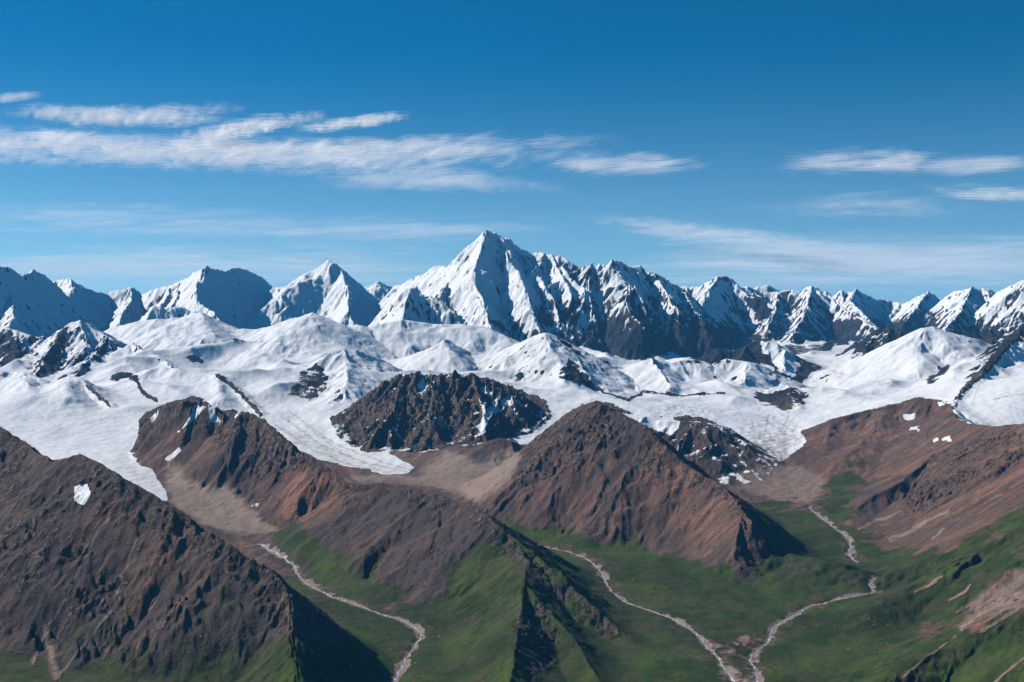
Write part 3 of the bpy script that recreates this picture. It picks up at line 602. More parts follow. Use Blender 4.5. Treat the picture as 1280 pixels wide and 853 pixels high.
GRASS = [
 ([(345,668),(365,655),(380,665),(420,690),(450,715),(500,735),(545,745),(560,720),(590,690),(615,655),(612,640),(640,650),(700,655),(760,675),(830,690),(880,700),(925,715),(970,690),(960,665),(935,640),(950,625),(985,628),(1010,640),(1030,620),(1055,590),(1085,570),(1120,560),(1100,585),(1075,605),(1060,640),(1100,675),(1140,690),(1180,690),(1230,660),(1290,632),(1420,600),(1420,1100),(-100,1100),(-100,880),(0,870),(60,853),(140,815),(230,810),(330,800),(360,790),(420,800),(450,780),(400,745),(370,720),(340,690),(318,684)], 1., (2500, 8200)),
 ([(70,810),(110,740),(140,700),(150,705),(130,760),(170,760),(160,800),(100,853),(60,853)], .62, (3000, 5500)), ([(200,800),(260,720),(300,700),(340,720),(350,790),(300,820)], .5, (3000, 5500)), ([(120,853),(200,780),(350,790),(420,800),(420,900),(100,900)], .75, (3000, 5500)),
 ([(600,700),(625,655),(655,682),(720,745),(800,815),(860,900),(480,900),(530,800),(570,750)], .95, (3600, 5900))]
for i, (p, v, dr) in enumerate(GRASS): add(GR, pmask(p, 14, 16, drange=dr, seed=i + 1), v)
GR = np.maximum(GR, (isbase | (isg > .5)) * (DD < 5800) * .9)
gr = GR * 2.6 - 1.3 + N1 * .7 + N2 * .5 - CR * 1.5 + (ST1 * .8 + ST2 * .7) * sstep(.2, .5, slm) - np.maximum(SL - .6, 0) * 1.2
BROWN = [
 ([(1228,738),(1290,703),(1340,700),(1340,760),(1290,765),(1255,770),(1215,788),(1195,785)], 2.6, 10, 6), ([(1000,560),(1110,505),(1190,512),(1285,530),(1285,600),(1240,650),(1195,680),(1175,690),(1190,660),(1150,668),(1110,680),(1135,655),(1105,660),(1095,640),(1110,610),(1140,590),(1090,600),(1070,595),(1100,570),(1060,570),(1020,600),(990,600)], 3., 8, 6)]
for i, (p, v, fe, rg) in enumerate(BROWN): gr = gr - pmask(p, fe + 6, rg, seed=i) * (v + 1.6 * ST1 + 1.6 * ST2)
STREAK = [([(1143,741),(1160,733),(1178,722)], 3.), ([(1187,750),(1202,742),(1214,731)], 2.5), ([(1195,766),(1225,748),(1250,731)], 3.), ([(1200,785),(1235,765),(1290,728)], 4.5), ([(1228,790),(1252,775),(1280,757)], 3.5), ([(1125,850),(1160,822),(1195,795)], 3.), ([(1243,856),(1262,838),(1290,815)], 3.5), ([(1072,662),(1095,652),(1125,640)], 3.), ([(1112,676),(1145,660),(1185,638)], 4.), ([(1165,672),(1180,662)], 3.),
 ([(137,640),(110,690),(88,730),(72,765),(60,785),(40,830)], 3.6), ([(172,670),(160,700),(148,740),(135,770),(110,800),(70,850)], 3.), ([(58,785),(62,810),(70,845)], 9.), ([(195,750),(170,780),(130,815)], 2.), ([(640,560),(600,590),(560,600)], 0.1),
 ([(925,800),(935,795),(930,805)], 5.)]
LIGHT = np.zeros((NR, NC), f32)
for i, (p, wd) in enumerate(STREAK):
    m = lmask(p, wd * 1.0, 2.4, seed=i); gr = gr - m * (3. + 3 * ST1); add(LIGHT, m, .65 if p[0][0] < 200 else .7)
add(LIGHT, pmask([(1228,738),(1290,703),(1340,700),(1340,760),(1255,768),(1195,785)], 10, 6), .55)
MOR = [([(213,560),(235,600),(290,610),(320,640),(350,665),(320,670),(280,665),(235,645),(215,632),(205,600)], .85), ([(440,590),(520,592),(560,560),(600,575),(640,560),(655,570),(640,600),(600,630),(560,615),(500,605),(440,605)], .75), ([(920,590),(960,580),(1000,580),(1040,600),(1015,635),(960,628),(920,612)], .6), ([(450,545),(560,550),(580,600),(500,590)], .4), ([(1000,560),(1110,505),(1190,512),(1180,560),(1060,600)], .25)]
for i, (p, v) in enumerate(MOR): add(LIGHT, pmask(p, 8, 5, drange=(6700, 9200), seed=i), v)
rv = 1 - sstep(5, 16, RIVD + 3 - 40 * np.maximum(N1 + .1, 0) - N3 * 18)
rv2 = 1 - sstep(10, 110, RIVD + N1 * 120)
GRV = rv + (pmask([(888,800),(905,806),(925,800),(940,803),(955,795),(968,800),(950,815),(948,870),(900,870),(905,835)], 6, 5) * .75 + lmask([(662,679),(690,682),(715,688),(745,705),(758,720)], 7., 2.) * .9 + lmask([(1012,634),(1058,668),(1072,702)], 5., 2.) * .8 + lmask([(350,690),(380,722),(420,745)], 5., 2.) * .8) * sstep(-.25, .25, N3 + N1)
GRV = np.minimum(GRV, 1)
gr = gr - GRV * 4 - rv2 * (.9 + 1.2 * N3)
TINT = lookup('tint', .1) + N2 * .9 + ST2 * .9 + ST1 * .8
for p, v in [([(355,640),(362,600),(380,585),(410,590),(440,606),(420,630),(395,648),(365,655)], 1.1), ([(830,560),(925,625),(930,660),(880,680),(840,660),(810,620)], .5), ([(20,690),(100,700),(80,790),(0,790)], -.35), ([(120,620),(220,650),(260,720),(180,740),(150,690)], .25), ([(1080,600),(1200,545),(1285,535),(1285,600),(1150,660)], .25), ([(560,790),(700,790),(700,853),(600,853)], -.2), ([(280,670),(240,640),(300,655),(330,670)], -1.), ([(250,655),(310,660),(350,655),(330,640),(270,640)], -.9)]:
    TINT = TINT + pmask(p, 14, 8) * v
ROCK = np.clip(CR * .95 + (RN - .6) * 2.6 * (.25 + CR) + ST2 * 1.1 * (.3 + CR) + ST1 * .8 + lookup('dark', 0.) * .9 + (SL - .8) * 1. + N3 * .5 - .42, -1, 1.4)
ROCK = np.where(isbase & (DD > 9000), 1., ROCK)
ROCK = np.where(alp, np.maximum(ROCK, .75), ROCK)
ROCK = np.maximum(ROCK, sstep(11000, 12200, DD) * .85)
DIRT = np.zeros((NR, NC), f32)
for p, v in [([(380,540),(440,575),(515,588),(490,592),(430,583),(370,560),(350,530)], .7), ([(150,560),(180,570),(212,632),(185,618),(140,585)], .4), ([(930,530),(1000,545),(985,575),(955,582),(940,560)], .75), ([(1030,440),(1060,430),(1050,475),(1020,470)], .5), ([(60,520),(170,540),(180,575),(110,560)], .25), ([(650,530),(690,520),(665,558)], .3)]:
    add(DIRT, pmask(p, 10, 5, drange=(7300, 14800)), v)
for i, (p, wd) in enumerate([([(352,520),(400,556),(460,580),(512,590)], 1.6), ([(362,515),(420,556),(480,578),(514,588)], 1.3), ([(380,530),(430,568),(470,584)], 1.2), ([(345,532),(390,562),(440,582),(490,592)], 2.2), ([(1005,455),(1035,462),(1060,470)], 1.4), ([(960,520),(955,545),(965,575)], 1.8), ([(985,520),(975,545),(972,572)], 1.8), ([(940,525),(942,545),(955,570)], 1.6), ([(1000,525),(985,550),(980,570)], 1.5), ([(1215,505),(1225,480),(1245,465)], 1.), ([(1240,500),(1262,495),(1282,492)], 1.2)]):
    add(DIRT, lmask(p, wd * 1.6, 1.2, seed=i, drange=(7300, 14800)), .95)
print('masks', time.time() - T0)

# ------------------------------------------------------------------ build the terrain as separate named pieces
# split the open ground (owner -1) into glaciers, snowfields, moraines and valley
own = OWN.astype(np.int32).copy()
NM = len(MASS)
BASES = [('glacier', 'white glacier tongue flowing down on the left behind the steep foreground hill', 'glacier'),
         ('glacier', 'central glacier tongue narrowing to a point beside the jagged rock massif', 'glacier'),
         ('glacier', 'right glacier with a broken grey icefall ending above the brown moraine', 'glacier'),
         ('snowfield', 'high white snow basins between the snow hills and the far range', 'snowfield'),
         ('moraine', 'tan stony moraine ground below the glacier tongues', 'moraine'),
         ('valley_floor', 'green valley floor around the rivers', 'valley')]
bid = np.full((NR, NC), NM + 5, np.int32)
bid[(DD > 6650) & (sn <= 0)] = NM + 4
bid[(DD > 10900)] = NM + 3
gsel = (sn > 0) & (DD <= 10900)
bid[gsel & (PX < 335)] = NM + 0
bid[gsel & (PX >= 335) & (PX < 640)] = NM + 1
bid[gsel & (PX >= 640)] = NM + 2
own[own < 0] = bid[own < 0]
fo = own[:-1, :-1].copy()
# remove single-cell speckles of ownership
for _ in range(3):
    nb = np.stack([np.roll(fo, 1, 0), np.roll(fo, -1, 0), np.roll(fo, 1, 1), np.roll(fo, -1, 1)])
    same = (nb == fo).sum(0); a = (nb[0] == nb[1]); b = (nb[2] == nb[3])
    fo = np.where((same <= 1) & a, nb[0], np.where((same <= 1) & b, nb[2], fo))

def node_mat(name):
    m = bpy.data.materials.new(name); m.use_nodes = True; nt = m.node_tree; nt.nodes.clear(); return m, nt
class N:
    def __init__(s, nt): s.nt = nt
    def new(s, t, **kw):
        n_ = s.nt.nodes.new(t)
        for k, v in kw.items(): setattr(n_, k, v)
        return n_
    def link(s, a, b): s.nt.links.new(a, b)
    def val(s, sock, v):
        if hasattr(v, 'is_output'): s.link(v, sock)
        else: sock.default_value = v
    def math(s, op, a, b=0., c=0., clamp=False):
        n_ = s.new('ShaderNodeMath', operation=op, use_clamp=clamp)
        s.val(n_.inputs[0], a); s.val(n_.inputs[1], b); s.val(n_.inputs[2], c); return n_.outputs[0]
    def attr(s, name): 
        n_ = s.new('ShaderNodeAttribute'); n_.attribute_name = name; return n_.outputs['Fac']
    def noise(s, vec, scale, detail=4., rough=.55, dist=0.):
        n_ = s.new('ShaderNodeTexNoise'); s.link(vec, n_.inputs['Vector']); n_.inputs['Scale'].default_value = scale
        n_.inputs['Detail'].default_value = detail; n_.inputs['Roughness'].default_value = rough; n_.inputs['Distortion'].default_value = dist; return n_.outputs['Fac']
    def ramp(s, f, lo, hi):
        n_ = s.new('ShaderNodeMapRange', interpolation_type='SMOOTHSTEP'); s.link(f, n_.inputs['Value'])
        n_.inputs['From Min'].default_value = lo; n_.inputs['From Max'].default_value = hi; return n_.outputs[0]
    def mix(s, f, a, b):
        n_ = s.new('ShaderNodeMix', data_type='RGBA'); s.val(n_.inputs[0], f)
        for sock, v in ((n_.inputs[6], a), (n_.inputs[7], b)):
            if hasattr(v, 'is_output'): s.link(v, sock)
            else: sock.default_value = (*v, 1)
        return n_.outputs[2]
def terrain_material():
    m, nt = node_mat('terrain'); g = N(nt)
    pos = g.new('ShaderNodeTexCoord').outputs['Object']
    mp = g.new('ShaderNodeMapping'); g.link(pos, mp.inputs[0]); mp.inputs['Scale'].default_value = (1, 1, 1); v = mp.outputs[0]
    nA = g.noise(v, 1 / 320., 6, .62); nB = g.noise(v, 1 / 55., 6, .65); nC = g.noise(v, 1 / 14., 4, .7)
    tint = g.math('ADD', g.attr('tint'), g.math('MULTIPLY', g.math('SUBTRACT', nB, .5), 1.1))
    scree = g.mix(g.ramp(tint, -.7, .15), (.056, .043, .044), (.132, .074, .052))
    scree = g.mix(g.ramp(tint, .2, 1.25), scree, (.30, .14, .085))
    scree = g.mix(g.math('MULTIPLY', g.ramp(nC, .48, .62), .5), scree, (.075, .06, .055))
    grain = g.ramp(g.noise(v, 1 / 7., 3, .7), .38, .62)
    scree = g.mix(g.math('MULTIPLY', grain, .2), scree, (.26, .19, .15))
    light = g.math('ADD', g.attr('light'), g.math('MULTIPLY', g.math('SUBTRACT', nB, .55), .7))
    scree = g.mix(g.ramp(light, .1, .95), scree, (.34, .25, .195))
    rock = g.mix(g.ramp(nB, .4, .6), (.045, .035, .031), (.16, .112, .085))
    rock = g.mix(g.ramp(nC, .5, .62), rock, (.27, .20, .155))
    far_rock_shade = g.mix(g.ramp(nB, .4, .6), (.009, .012, .018), (.042, .044, .05))  # dark far rock, with blue shade and haze painted into its colour
    far_rock_shade = g.mix(g.math('MULTIPLY', g.ramp(nA, .48, .62), .5), far_rock_shade, (.085, .072, .066))
    rock = g.mix(g.ramp(g.attr('far_rock_shade'), .2, .8), rock, far_rock_shade)
    rf = g.ramp(g.math('ADD', g.attr('rock'), g.math('MULTIPLY', g.math('SUBTRACT', nC, .5), 1.6)), .1, .75)
    col = g.mix(rf, scree, rock)
    grass = g.mix(g.ramp(nA, .42, .58), (.024, .050, .006), (.054, .088, .011))
    nH = g.noise(v, 1 / 620., 3, .6, .6)
    grass = g.mix(g.math('MULTIPLY', g.ramp(nH, .46, .6), .7), grass, (.017, .030, .006))  # soft shadow patches painted into the grass as broad dark blotches
    nG = g.noise(v, 1 / 130., 5, .7, .8)
    grass = g.mix(g.math('MULTIPLY', g.ramp(nG, .47, .62), .8), grass, (.062, .060, .024))
    grass = g.mix(g.math('MULTIPLY', g.ramp(nB, .53, .68), .6), grass, (.075, .058, .036))
    grass = g.mix(g.math('MULTIPLY', g.ramp(nC, .56, .66), .5), grass, (.085, .08, .05))
    gf = g.ramp(g.math('ADD', g.attr('grass'), g.math('MULTIPLY', g.math('SUBTRACT', nB, .5), 3.4)), -.75, .8)
    gf = g.math('MULTIPLY', gf, g.math('SUBTRACT', 1., g.math('MULTIPLY', g.ramp(nC, .6, .72), .25)))
    col = g.mix(gf, col, grass)
    gv = g.mix(g.ramp(nC, .4, .65), (.20, .15, .12), (.42, .34, .28))
    col = g.mix(g.ramp(g.math('ADD', g.attr('gravel'), g.math('MULTIPLY', g.math('SUBTRACT', nC, .5), .6)), .3, .7), col, gv)
    # snow and ice
    snow = g.mix(g.math('MULTIPLY', g.ramp(nA, .35, .7), .5), (.88, .885, .89), (.80, .82, .84))
    ice = g.mix(g.ramp(nB, .4, .65), (.62, .60, .56), (.40, .38, .35))
    snow = g.mix(g.ramp(g.math('ADD', g.attr('dirt'), g.math('MULTIPLY', g.math('SUBTRACT', nB, .5), 1.2)), .15, 1.2), snow, ice)
    sf = g.ramp(g.math('ADD', g.attr('snow'), g.math('MULTIPLY', g.math('SUBTRACT', g.math('ADD', g.math('MULTIPLY', nB, .5), g.math('MULTIPLY', nC, .5)), .5), 3.2)), -.1, .14)
    col = g.mix(sf, col, snow)
    b = g.new('ShaderNodeBsdfPrincipled'); g.link(col, b.inputs['Base Color'])
    rg = g.math('SUBTRACT', .95, g.math('MULTIPLY', sf, .35)); g.link(rg, b.inputs['Roughness']); b.inputs['Specular IOR Level'].default_value = .2
    bump = g.new('ShaderNodeBump'); bump.inputs['Strength'].default_value = 1.
    hgt = g.math('ADD', g.math('MULTIPLY', nB, 20.), g.math('MULTIPLY', nC, 11.))
    fac = g.math('ADD', .10, g.math('MULTIPLY', g.math('SUBTRACT', 1., sf), g.math('ADD', .35, g.math('MULTIPLY', rf, .8))))
    fac = g.math('MULTIPLY', fac, g.math('SUBTRACT', 1., g.math('MULTIPLY', gf, .45)))
    g.link(g.math('MULTIPLY', hgt, fac), bump.inputs['Height']); bump.inputs['Distance'].default_value = 1.
    g.link(bump.outputs[0], b.inputs['Normal'])
    o = g.new('ShaderNodeOutputMaterial'); g.link(b.outputs[0], o.inputs[0]); return m
MT = terrain_material()
def tag(o, label=None, cat=None, group=None, kind=None):
    if label: o['label'] = label
    if cat: o['category'] = cat
    if group: o['group'] = group
    if kind: o['kind'] = kind
    return o
co = np.stack([X, Y, Z], -1).reshape(-1, 3).astype(f32)
ATT = dict(far_rock_shade=sstep(9900, 10900, DD) * .8 + sstep(11200, 13500, DD) * .2 + 0 * sn, snow=sn, grass=gr, rock=ROCK, tint=TINT, light=LIGHT, gravel=GRV, dirt=DIRT)  # painted shade of the far rock sets in with distance
ATT = {k: np.clip(np.broadcast_to(v, (NR, NC)), -5, 5).astype(f32).ravel() for k, v in ATT.items()}
base_i = (np.arange(NR - 1)[:, None] * NC + np.arange(NC - 1)[None, :])
def build_piece(name, sel, label, cat):
    i = base_i[sel]
    if len(i) < 12: return
    q = np.stack([i, i + 1, i + NC + 1, i + NC], 1)
    uq, inv = np.unique(q, return_inverse=True); inv = inv.reshape(-1).astype(np.int32)
    me = bpy.data.meshes.new(name); nv, nf = len(uq), len(i)
    me.vertices.add(nv); me.vertices.foreach_set('co', co[uq].ravel())
    me.loops.add(nf * 4); me.loops.foreach_set('vertex_index', inv)
    me.polygons.add(nf); me.polygons.foreach_set('loop_start', np.arange(0, nf * 4, 4, dtype=np.int32))
    try: me.polygons.foreach_set('loop_total', np.full(nf, 4, np.int32))
    except Exception: pass
    me.polygons.foreach_set('use_smooth', np.ones(nf, bool))
    for k, a in ATT.items():
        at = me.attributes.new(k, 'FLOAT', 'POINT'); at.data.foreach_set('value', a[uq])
    me.update(calc_edges=True); me.materials.append(MT)
    o = bpy.data.objects.new(name, me); sc.collection.objects.link(o); tag(o, label, cat, kind='structure'); return o
ALL = [(m['name'], m['label'], m['cat']) for m in MASS] + BASES
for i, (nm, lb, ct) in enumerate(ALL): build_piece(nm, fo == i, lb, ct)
print('terrain built', time.time() - T0)

# ------------------------------------------------------------------ surface lookup for things that stand on it
def ground(x, y):
    r = np.clip(np.interp(y, rows, np.arange(NR)), 0, NR - 1.001); c = np.clip(np.interp(x / y * F + CX, cols, np.arange(NC)), 0, NC - 1.001)
    r0 = r.astype(int); c0 = c.astype(int); fr = r - r0; fc = c - c0
    return (Z[r0, c0] * (1 - fr) * (1 - fc) + Z[r0 + 1, c0] * fr * (1 - fc) + Z[r0, c0 + 1] * (1 - fr) * fc + Z[r0 + 1, c0 + 1] * fr * fc)
# rivers: braided ribbons of pale water
def water_mat():
    m, nt = node_mat('river_water'); g = N(nt); v = g.new('ShaderNodeTexCoord').outputs['Object']
    a = g.noise(v, 1 / 16., 5, .75)
    col = g.mix(g.ramp(a, .42, .6), (.26, .25, .24), (.80, .80, .79))
    b = g.new('ShaderNodeBsdfPrincipled'); g.link(col, b.inputs['Base Color']); b.inputs['Roughness'].default_value = .35
    o = g.new('ShaderNodeOutputMaterial'); g.link(b.outputs[0], o.inputs[0]); return m
MW = water_mat()
def river(name, lines, label, w0, seed):
    V = []; Fc = []
    for L in lines:
        for br in range(3):
            m = np.arange(len(L)) * 5.; t = np.gradient(L, axis=0); t /= np.linalg.norm(t, axis=1)[:, None]; nn = np.stack([-t[:, 1], t[:, 0]], 1)
            off = fbm(m, m * 0 + 3.3 * br + seed, 70., 3, br + 1, .6) * (0 if br == 0 else 22.)
            wd = w0 * (1 if br == 0 else .42) * (1 + 1.5 * fbm(m, m * 0 + 9.1 * br + seed, 45., 3, br + 3, .6))
            wd = np.maximum(wd * 1.25, 1.4)
            c = L + nn * off[:, None]; k0 = len(V)
            for s_ in (-1, 0, 1):
                p = c + nn * (wd * s_ * .5)[:, None]; z = ground(p[:, 0], p[:, 1]) + (1.3 + .15 * br if s_ == 0 else .75 + .15 * br)
                V += [tuple(q) for q in np.column_stack([p, z])]
            n_ = len(L)
            for i in range(n_ - 1):
                if br and (int(i / 9) * 7 + br * 3 + seed) % 5 < 2: continue
                for a in (0, 1): Fc.append((k0 + a * n_ + i, k0 + a * n_ + i + 1, k0 + (a + 1) * n_ + i + 1, k0 + (a + 1) * n_ + i))
    me = bpy.data.meshes.new(name); me.from_pydata([tuple(map(float, v)) for v in V], [], Fc); me.materials.append(MW)
    me.polygons.foreach_set('use_smooth', np.ones(len(Fc), bool))
    o = bpy.data.objects.new(name, me); sc.collection.objects.link(o); tag(o, label, 'river', kind='structure')
river('river', [RIV['l']], 'pale braided stream bending round the end of the steep foreground hill', 4.6, 1)
river('river', [RIV['m']], 'pale stream crossing the middle of the green valley below the scree pyramid', 4.6, 2)
river('river', [RIV['r'], RIV['r2']], 'pale stream from the right glacier that bends round the low green knoll', 4.2, 3)

# ------------------------------------------------------------------ boulders on the meadows
def boulder_mesh(seed, r):
    import bmesh
    rr = random.Random(seed); bm = bmesh.new(); bmesh.ops.create_icosphere(bm, subdivisions=2, radius=1)
    sx, sy, sz = rr.uniform(.8, 1.3), rr.uniform(.7, 1.1), rr.uniform(.55, .85)
    for v in bm.verts:
        k = 1 + .25 * math.sin(v.co.x * 3.1 + seed) * math.cos(v.co.y * 2.7 - seed) + rr.uniform(-.1, .1)
        v.co = (v.co.x * sx * k * r, v.co.y * sy * k * r, max(v.co.z * k, -.35) * sz * r)
    me = bpy.data.meshes.new('boulder'); bm.to_mesh(me); bm.free(); return me
mb, nt = node_mat('boulder_stone'); g = N(nt); v_ = g.new('ShaderNodeTexCoord').outputs['Object']
cb = g.mix(g.ramp(g.noise(v_, .6, 4), .35, .65), (.20, .18, .16), (.42, .39, .36)); b_ = g.new('ShaderNodeBsdfPrincipled'); g.link(cb, b_.inputs['Base Color']); b_.inputs['Roughness'].default_value = .9
o_ = g.new('ShaderNodeOutputMaterial'); g.link(b_.outputs[0], o_.inputs[0])
BM = [boulder_mesh(i, 1.) for i in range(5)]
for m_ in BM: m_.materials.append(mb)
rb = random.Random(77)
VIS = np.minimum.accumulate(PY[36:], axis=0)
FIELDS = [((740,720,860,760), 46, 'pale boulder on the green floor beside the middle river', 'boulders beside the middle river'),
          ((960,775,1110,850), 60, 'pale boulder on the grass right of the lower right river', 'boulders right of the lower right river'),
          ((850,690,990,790), 56, 'pale boulder on the meadow between the middle and right rivers', 'boulders on the meadow between the rivers'),
          ((380,790,500,850), 40, 'pale boulder on the meadow left of the left river', 'boulders left of the left river'),
          ((520,780,640,850), 20, 'pale boulder on the green flank right of the left river', 'boulders right of the left river'),
          ((150,740,300,850), 44, 'pale boulder on the lower slope of the steep foreground hill', 'boulders on the foreground hill'),
          ((1100,740,1270,850), 30, 'pale boulder on the lower right green hillside', 'boulders on the lower right hillside')]
for (x0, y0, x1, y1), cnt, lb, grp in FIELDS:
    cl = [(rb.uniform(x0, x1), rb.uniform(y0, y1)) for _ in range(6)]
    for k in range(cnt):
        if rb.random() < .6: c = rb.choice(cl); px, py = rb.gauss(c[0], 12), rb.gauss(c[1], 5)
        else: px, py = rb.uniform(x0, x1), rb.uniform(y0, y1)
        px = min(max(px, x0), x1); py = min(max(py, y0), min(y1, 850))
        d = hit(px, py); x = (px - CX) / F * d; zz = float(ground(np.array([x]), np.array([d]))[0])
        o = bpy.data.objects.new('boulder', rb.choice(BM)); sc.collection.objects.link(o)
        r_ = min(5.2, 1.7 * rb.lognormvariate(0, .45)); o.scale = (r_, r_, r_); o.location = (x, d, zz); o.rotation_euler = (0, 0, rb.uniform(0, 6.28))
        tag(o, lb, 'boulder', grp)
print('things', time.time() - T0)

# ------------------------------------------------------------------ clouds: cirrus sheets far above the peaks
def cloud_mat(name, dens, ang, lx, ly, th, soft, seed):
    m, nt = node_mat(name); g = N(nt)
    pos = g.new('ShaderNodeTexCoord').outputs['Object']
    def mapped(k, a_, ax_, ay_):
        mp = g.new('ShaderNodeMapping', vector_type='TEXTURE'); g.link(pos, mp.inputs[0]); mp.inputs['Rotation'].default_value = (0, 0, a_)
        mp.inputs['Scale'].default_value = (ax_, ay_, 1500.); mp.inputs['Location'].default_value = (seed * 7310. + k, seed * 3170., 0); return mp.outputs[0]
    nb = g.noise(mapped(0, ang, lx * .8, ly * 1.15), 1., 6, .62, 1.6)
    nf = g.noise(mapped(900, ang - .25, lx * .8, ly * .4), 1., 5, .58, .9)
    nl = g.noise(mapped(500, ang * .4, lx * 4, ly * 4), 1., 3, .5)
    e = g.attr('edge')
    a = g.math('MULTIPLY', g.math('SUBTRACT', nb, .5), 2.6)
    a = g.math('ADD', a, g.math('MULTIPLY', g.math('SUBTRACT', nf, .5), 1.3))
    a = g.math('ADD', a, g.math('MULTIPLY', g.math('SUBTRACT', nl, .5), 1.6))
    a = g.math('ADD', a, g.math('SUBTRACT', g.math('MULTIPLY', e, 1.25), th))
    a = g.math('SUBTRACT', a, .08)
    a = g.math('MULTIPLY', g.math('POWER', g.ramp(a, -.15, soft * 2.0), 1.25), g.math('MULTIPLY', dens, g.ramp(e, .0, .35)))
    tr = g.new('ShaderNodeBsdfTransparent'); tl = g.new('ShaderNodeBsdfTranslucent'); df = g.new('ShaderNodeBsdfDiffuse')
    for q in (tl, df): q.inputs['Color'].default_value = (.96, .96, .96, 1)
    ms = g.new('ShaderNodeMixShader'); ms.inputs[0].default_value = .12; g.link(tl.outputs[0], ms.inputs[1]); g.link(df.outputs[0], ms.inputs[2])
    mx = g.new('ShaderNodeMixShader'); g.link(a, mx.inputs[0]); g.link(tr.outputs[0], mx.inputs[1]); g.link(ms.outputs[0], mx.inputs[2])
    o = g.new('ShaderNodeOutputMaterial'); g.link(mx.outputs[0], o.inputs[0]); return m
def cloud(label, axis, half, alt, dens, ang=-.5, lx=2600., ly=1100., th=.55, soft=1., seed=1, layers=2, n=120, m=33):
    """axis: centre line of the cloud as bearings (px, py) at its altitude; half: its half depth along that line"""
    ax = np.array(axis, float); hf = np.array(half, float) * 1.55
    V = []; E = []; Fc = []
    for ly_ in range(layers):
        k0 = len(V)
        tt = np.linspace(0, 1, n); s = np.linspace(0, 1, len(ax))
        cxl = np.interp(tt, s, ax[:, 0]); cyl = np.interp(tt, s, ax[:, 1]); hw = np.interp(tt, s, hf)
        ext = (ax[-1, 0] - ax[0, 0]) * .12
        for i in range(n):
            for j in range(m):
                q = (j / (m - 1)) * 2 - 1
                py = cyl[i] + q * hw[i]; D = F * alt / max(Y0 - py, 14.); x = (cxl[i] + (tt[i] - .5) * 2 * ext - CX) / F * D
                z = alt + ly_ * 80. + 60 * math.sin(x / 2300. + seed) + 80 * math.sin(D / 5400. + x / 5200. + seed * 2)
                V.append((x, D, z)); E.append((1 - q * q) ** 1.6 * min(1., 3 * tt[i], 3 * (1 - tt[i])))
        for i in range(n - 1):
            for j in range(m - 1):
                a = k0 + i * m + j; Fc.append((a, a + 1, a + m + 1, a + m))
    me = bpy.data.meshes.new('cloud'); me.from_pydata(V, [], Fc); at = me.attributes.new('edge', 'FLOAT', 'POINT'); at.data.foreach_set('value', np.array(E, f32))
    me.polygons.foreach_set('use_smooth', np.ones(len(Fc), bool))
    me.materials.append(cloud_mat('cloud_ice', dens, ang, lx, ly, th, soft, seed))
    o = bpy.data.objects.new('cloud', me); sc.collection.objects.link(o); tag(o, label, 'cloud', 'high wispy clouds'); return o
cloud('long broad white cloud streak across the left half of the sky', [(-260,178),(-60,182),(60,186),(200,193),(350,196),(480,196),(620,192),(780,198)], [22,22,24,22,22,22,20,12], 5600, .85, -.75, th=.2, soft=.95, seed=1)
cloud('wispy white cloud with a brushed upper edge above the left end of the long streak', [(0,150),(60,146),(120,152),(180,150),(250,143),(300,140)], [8,12,14,12,12,6], 6000, .8, -.9, th=.4, soft=.9, seed=2)
cloud('small bright curled cloud wisp rising to the right above the long streak', [(225,168),(270,162),(310,156),(345,150),(400,144)], [9,10,10,8,5], 6000, .95, -1., lx=1800, ly=700, th=.15, soft=.8, seed=3)
cloud('thin slanting cloud wisp at the right of the curled wisp', [(370,168),(410,164),(450,159),(480,153),(505,148)], [4,7,7,6,3], 6000, .9, -1., lx=1500, ly=700, th=.1, soft=.8, seed=4)
cloud('tiny thin cloud streak in the upper left corner of the sky', [(-40,131),(0,127),(25,124),(50,122)], [4,4,4,2], 6000, .4, -.8, lx=1500, ly=500, th=.3, soft=.8, seed=5)
cloud('loose broken cloud at the right end of the long streak', [(660,196),(720,206),(780,212),(830,214),(900,212)], [14,18,17,15,8], 5600, .8, -.8, th=.62, soft=.9, seed=6)
cloud('faint streaky cloud under the middle of the long streak', [(380,228),(460,226),(520,224),(600,230),(700,240)], [10,12,12,10,6], 5600, .5, -.5, th=.3, soft=.9, seed=7)
cloud('faint level cloud band low over the left peaks', [(-260,270),(-60,272),(80,276),(200,280),(350,288),(480,290),(600,284),(720,276)], [18,20,20,22,22,20,14,6], 5600, .55, -.2, lx=6000, ly=1500, th=.4, soft=1., seed=8)
cloud('hazy white cloud veil resting behind the left skyline', [(-260,345),(-80,343),(100,338),(250,334),(400,335),(540,338),(640,340)], [22,24,26,26,26,22,12], 4300, .6, -.1, lx=7000, ly=2600, th=.15, soft=1.1, seed=9)
cloud('lens-shaped bright cloud on the right side of the sky', [(960,212),(1010,207),(1060,203),(1110,203),(1160,206),(1210,208)], [5,12,15,14,12,7], 5600, .95, -.4, th=.42, soft=.9, seed=10)
cloud('thin cloud trailing right from the lens-shaped cloud', [(1130,212),(1200,208),(1240,206),(1320,206)], [6,12,12,10], 5600, .7, -.4, th=.3, soft=.9, seed=11)
cloud('bright cloud streak cut by the right edge of the picture', [(1150,230),(1210,240),(1250,243),(1340,246),(1440,246)], [6,11,12,12,8], 5600, .85, .3, th=.5, soft=.9, seed=12)
cloud('faint torn cloud under the lens-shaped cloud', [(930,262),(1030,258),(1090,256),(1150,260),(1230,266)], [8,18,20,18,10], 5600, .45, -.5, th=.5, soft=.9, seed=13)
cloud('broken cloud line descending right of the main summit', [(740,272),(810,284),(860,292),(920,298),(980,306),(1040,310)], [10,14,13,13,11,6], 5600, .7, .5, th=.25, soft=.9, seed=14)
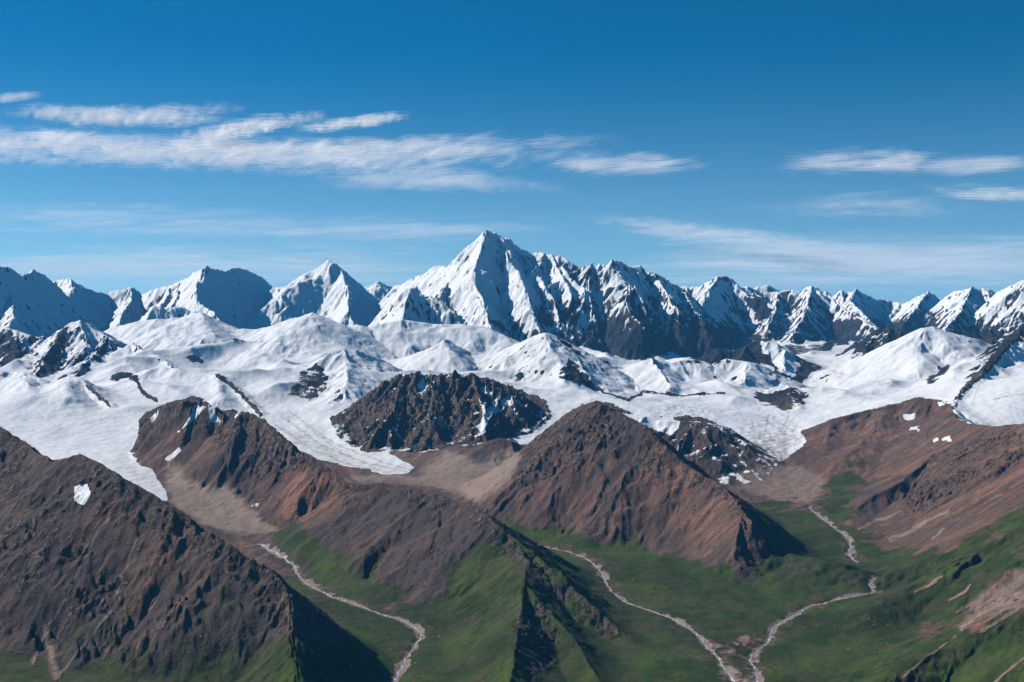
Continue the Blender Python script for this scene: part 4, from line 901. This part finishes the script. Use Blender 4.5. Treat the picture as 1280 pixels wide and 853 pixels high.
cloud('pale cloud bank lying low over the right range', [(740,350),(900,336),(1000,330),(1100,330),(1200,330),(1350,330),(1480,330)], [12,22,28,30,32,34,30], 4300, .72, -.1, lx=7000, ly=2600, th=.0, soft=1.1, seed=15)

# ------------------------------------------------------------------ haze
bm_ = bpy.data.meshes.new('haze'); x_, ya, yb, za, zb = 150000., -3000., 63000., -4000., 2450.
vv = [(-x_, ya, za), (x_, ya, za), (x_, yb, za), (-x_, yb, za), (-x_, ya, zb), (x_, ya, zb), (x_, yb, zb), (-x_, yb, zb)]
za = float(Z.min()) - 1.
vv = [(a, b, za if c < 0 else zb) for a, b, c in vv]
bm_.from_pydata(vv, [], [(0, 3, 2, 1), (4, 5, 6, 7), (0, 1, 5, 4), (1, 2, 6, 5), (2, 3, 7, 6), (3, 0, 4, 7)])
m, nt = node_mat('haze_air'); g = N(nt); pv = g.new('ShaderNodeVolumePrincipled'); pv.inputs['Color'].default_value = (.13, .50, 1., 1); pv.inputs['Density'].default_value = 1.05e-5; pv.inputs['Anisotropy'].default_value = .0
o = g.new('ShaderNodeOutputMaterial'); g.link(pv.outputs[0], o.inputs['Volume']); bm_.materials.append(m)
hz = bpy.data.objects.new('haze', bm_); sc.collection.objects.link(hz); tag(hz, 'thin blue haze between the near hills and the far peaks', 'haze', kind='stuff')

# ------------------------------------------------------------------ light and camera
SUN_AZ, SUN_EL = math.radians(-68), math.radians(36)      # azimuth from the view direction, negative = left
w_ = bpy.data.worlds.new('World'); sc.world = w_; w_.use_nodes = True; nt = w_.node_tree; nt.nodes.clear(); g = N(nt)
sky = g.new('ShaderNodeTexSky'); sky.sky_type = 'NISHITA'; sky.sun_disc = False; sky.sun_elevation = SUN_EL; sky.sun_rotation = SUN_AZ
sky.altitude = 3800; sky.air_density = 1.3; sky.dust_density = .6; sky.ozone_density = 2.
tc = g.new('ShaderNodeTexCoord'); sp = g.new('ShaderNodeSeparateXYZ'); g.link(tc.outputs['Generated'], sp.inputs[0])
tcol = g.mix(g.ramp(sp.outputs['Z'], .02, .24), (.52, .76, .85), (.010, .405, .60))
mm = g.new('ShaderNodeVectorMath', operation='MULTIPLY'); g.link(sky.outputs[0], mm.inputs[0]); g.link(tcol, mm.inputs[1])
bg = g.new('ShaderNodeBackground'); bg.inputs['Strength'].default_value = .12; g.link(mm.outputs[0], bg.inputs[0])
o = g.new('ShaderNodeOutputWorld'); g.link(bg.outputs[0], o.inputs[0])
ld = bpy.data.lights.new('sun', 'SUN'); ld.energy = 5.0; ld.angle = math.radians(.5); ld.color = (1., .95, .88)
lo_ = bpy.data.objects.new('sun', ld); sc.collection.objects.link(lo_)
from mathutils import Vector
dv = Vector((math.sin(SUN_AZ) * math.cos(SUN_EL), math.cos(SUN_AZ) * math.cos(SUN_EL), math.sin(SUN_EL)))
lo_.rotation_euler = dv.to_track_quat('Z', 'Y').to_euler(); lo_.location = dv * 9000
cd = bpy.data.cameras.new('camera'); cd.sensor_width = 36; cd.lens = 36 * F / 1280; cd.shift_y = (Y0 - 426.5) / 1280; cd.clip_start = 1.; cd.clip_end = 250000
co_ = bpy.data.objects.new('camera', cd); sc.collection.objects.link(co_); co_.rotation_euler = (math.radians(90), 0, 0); sc.camera = co_
sc.view_settings.view_transform = 'Standard'; sc.view_settings.look = 'None'; sc.view_settings.gamma = 1; sc.view_settings.exposure = 0.
sc.cycles.max_bounces = 4; sc.cycles.diffuse_bounces = 0; sc.cycles.volume_bounces = 1; sc.cycles.transparent_max_bounces = 16
sc.cycles.use_denoising = True
print('done', time.time() - T0)
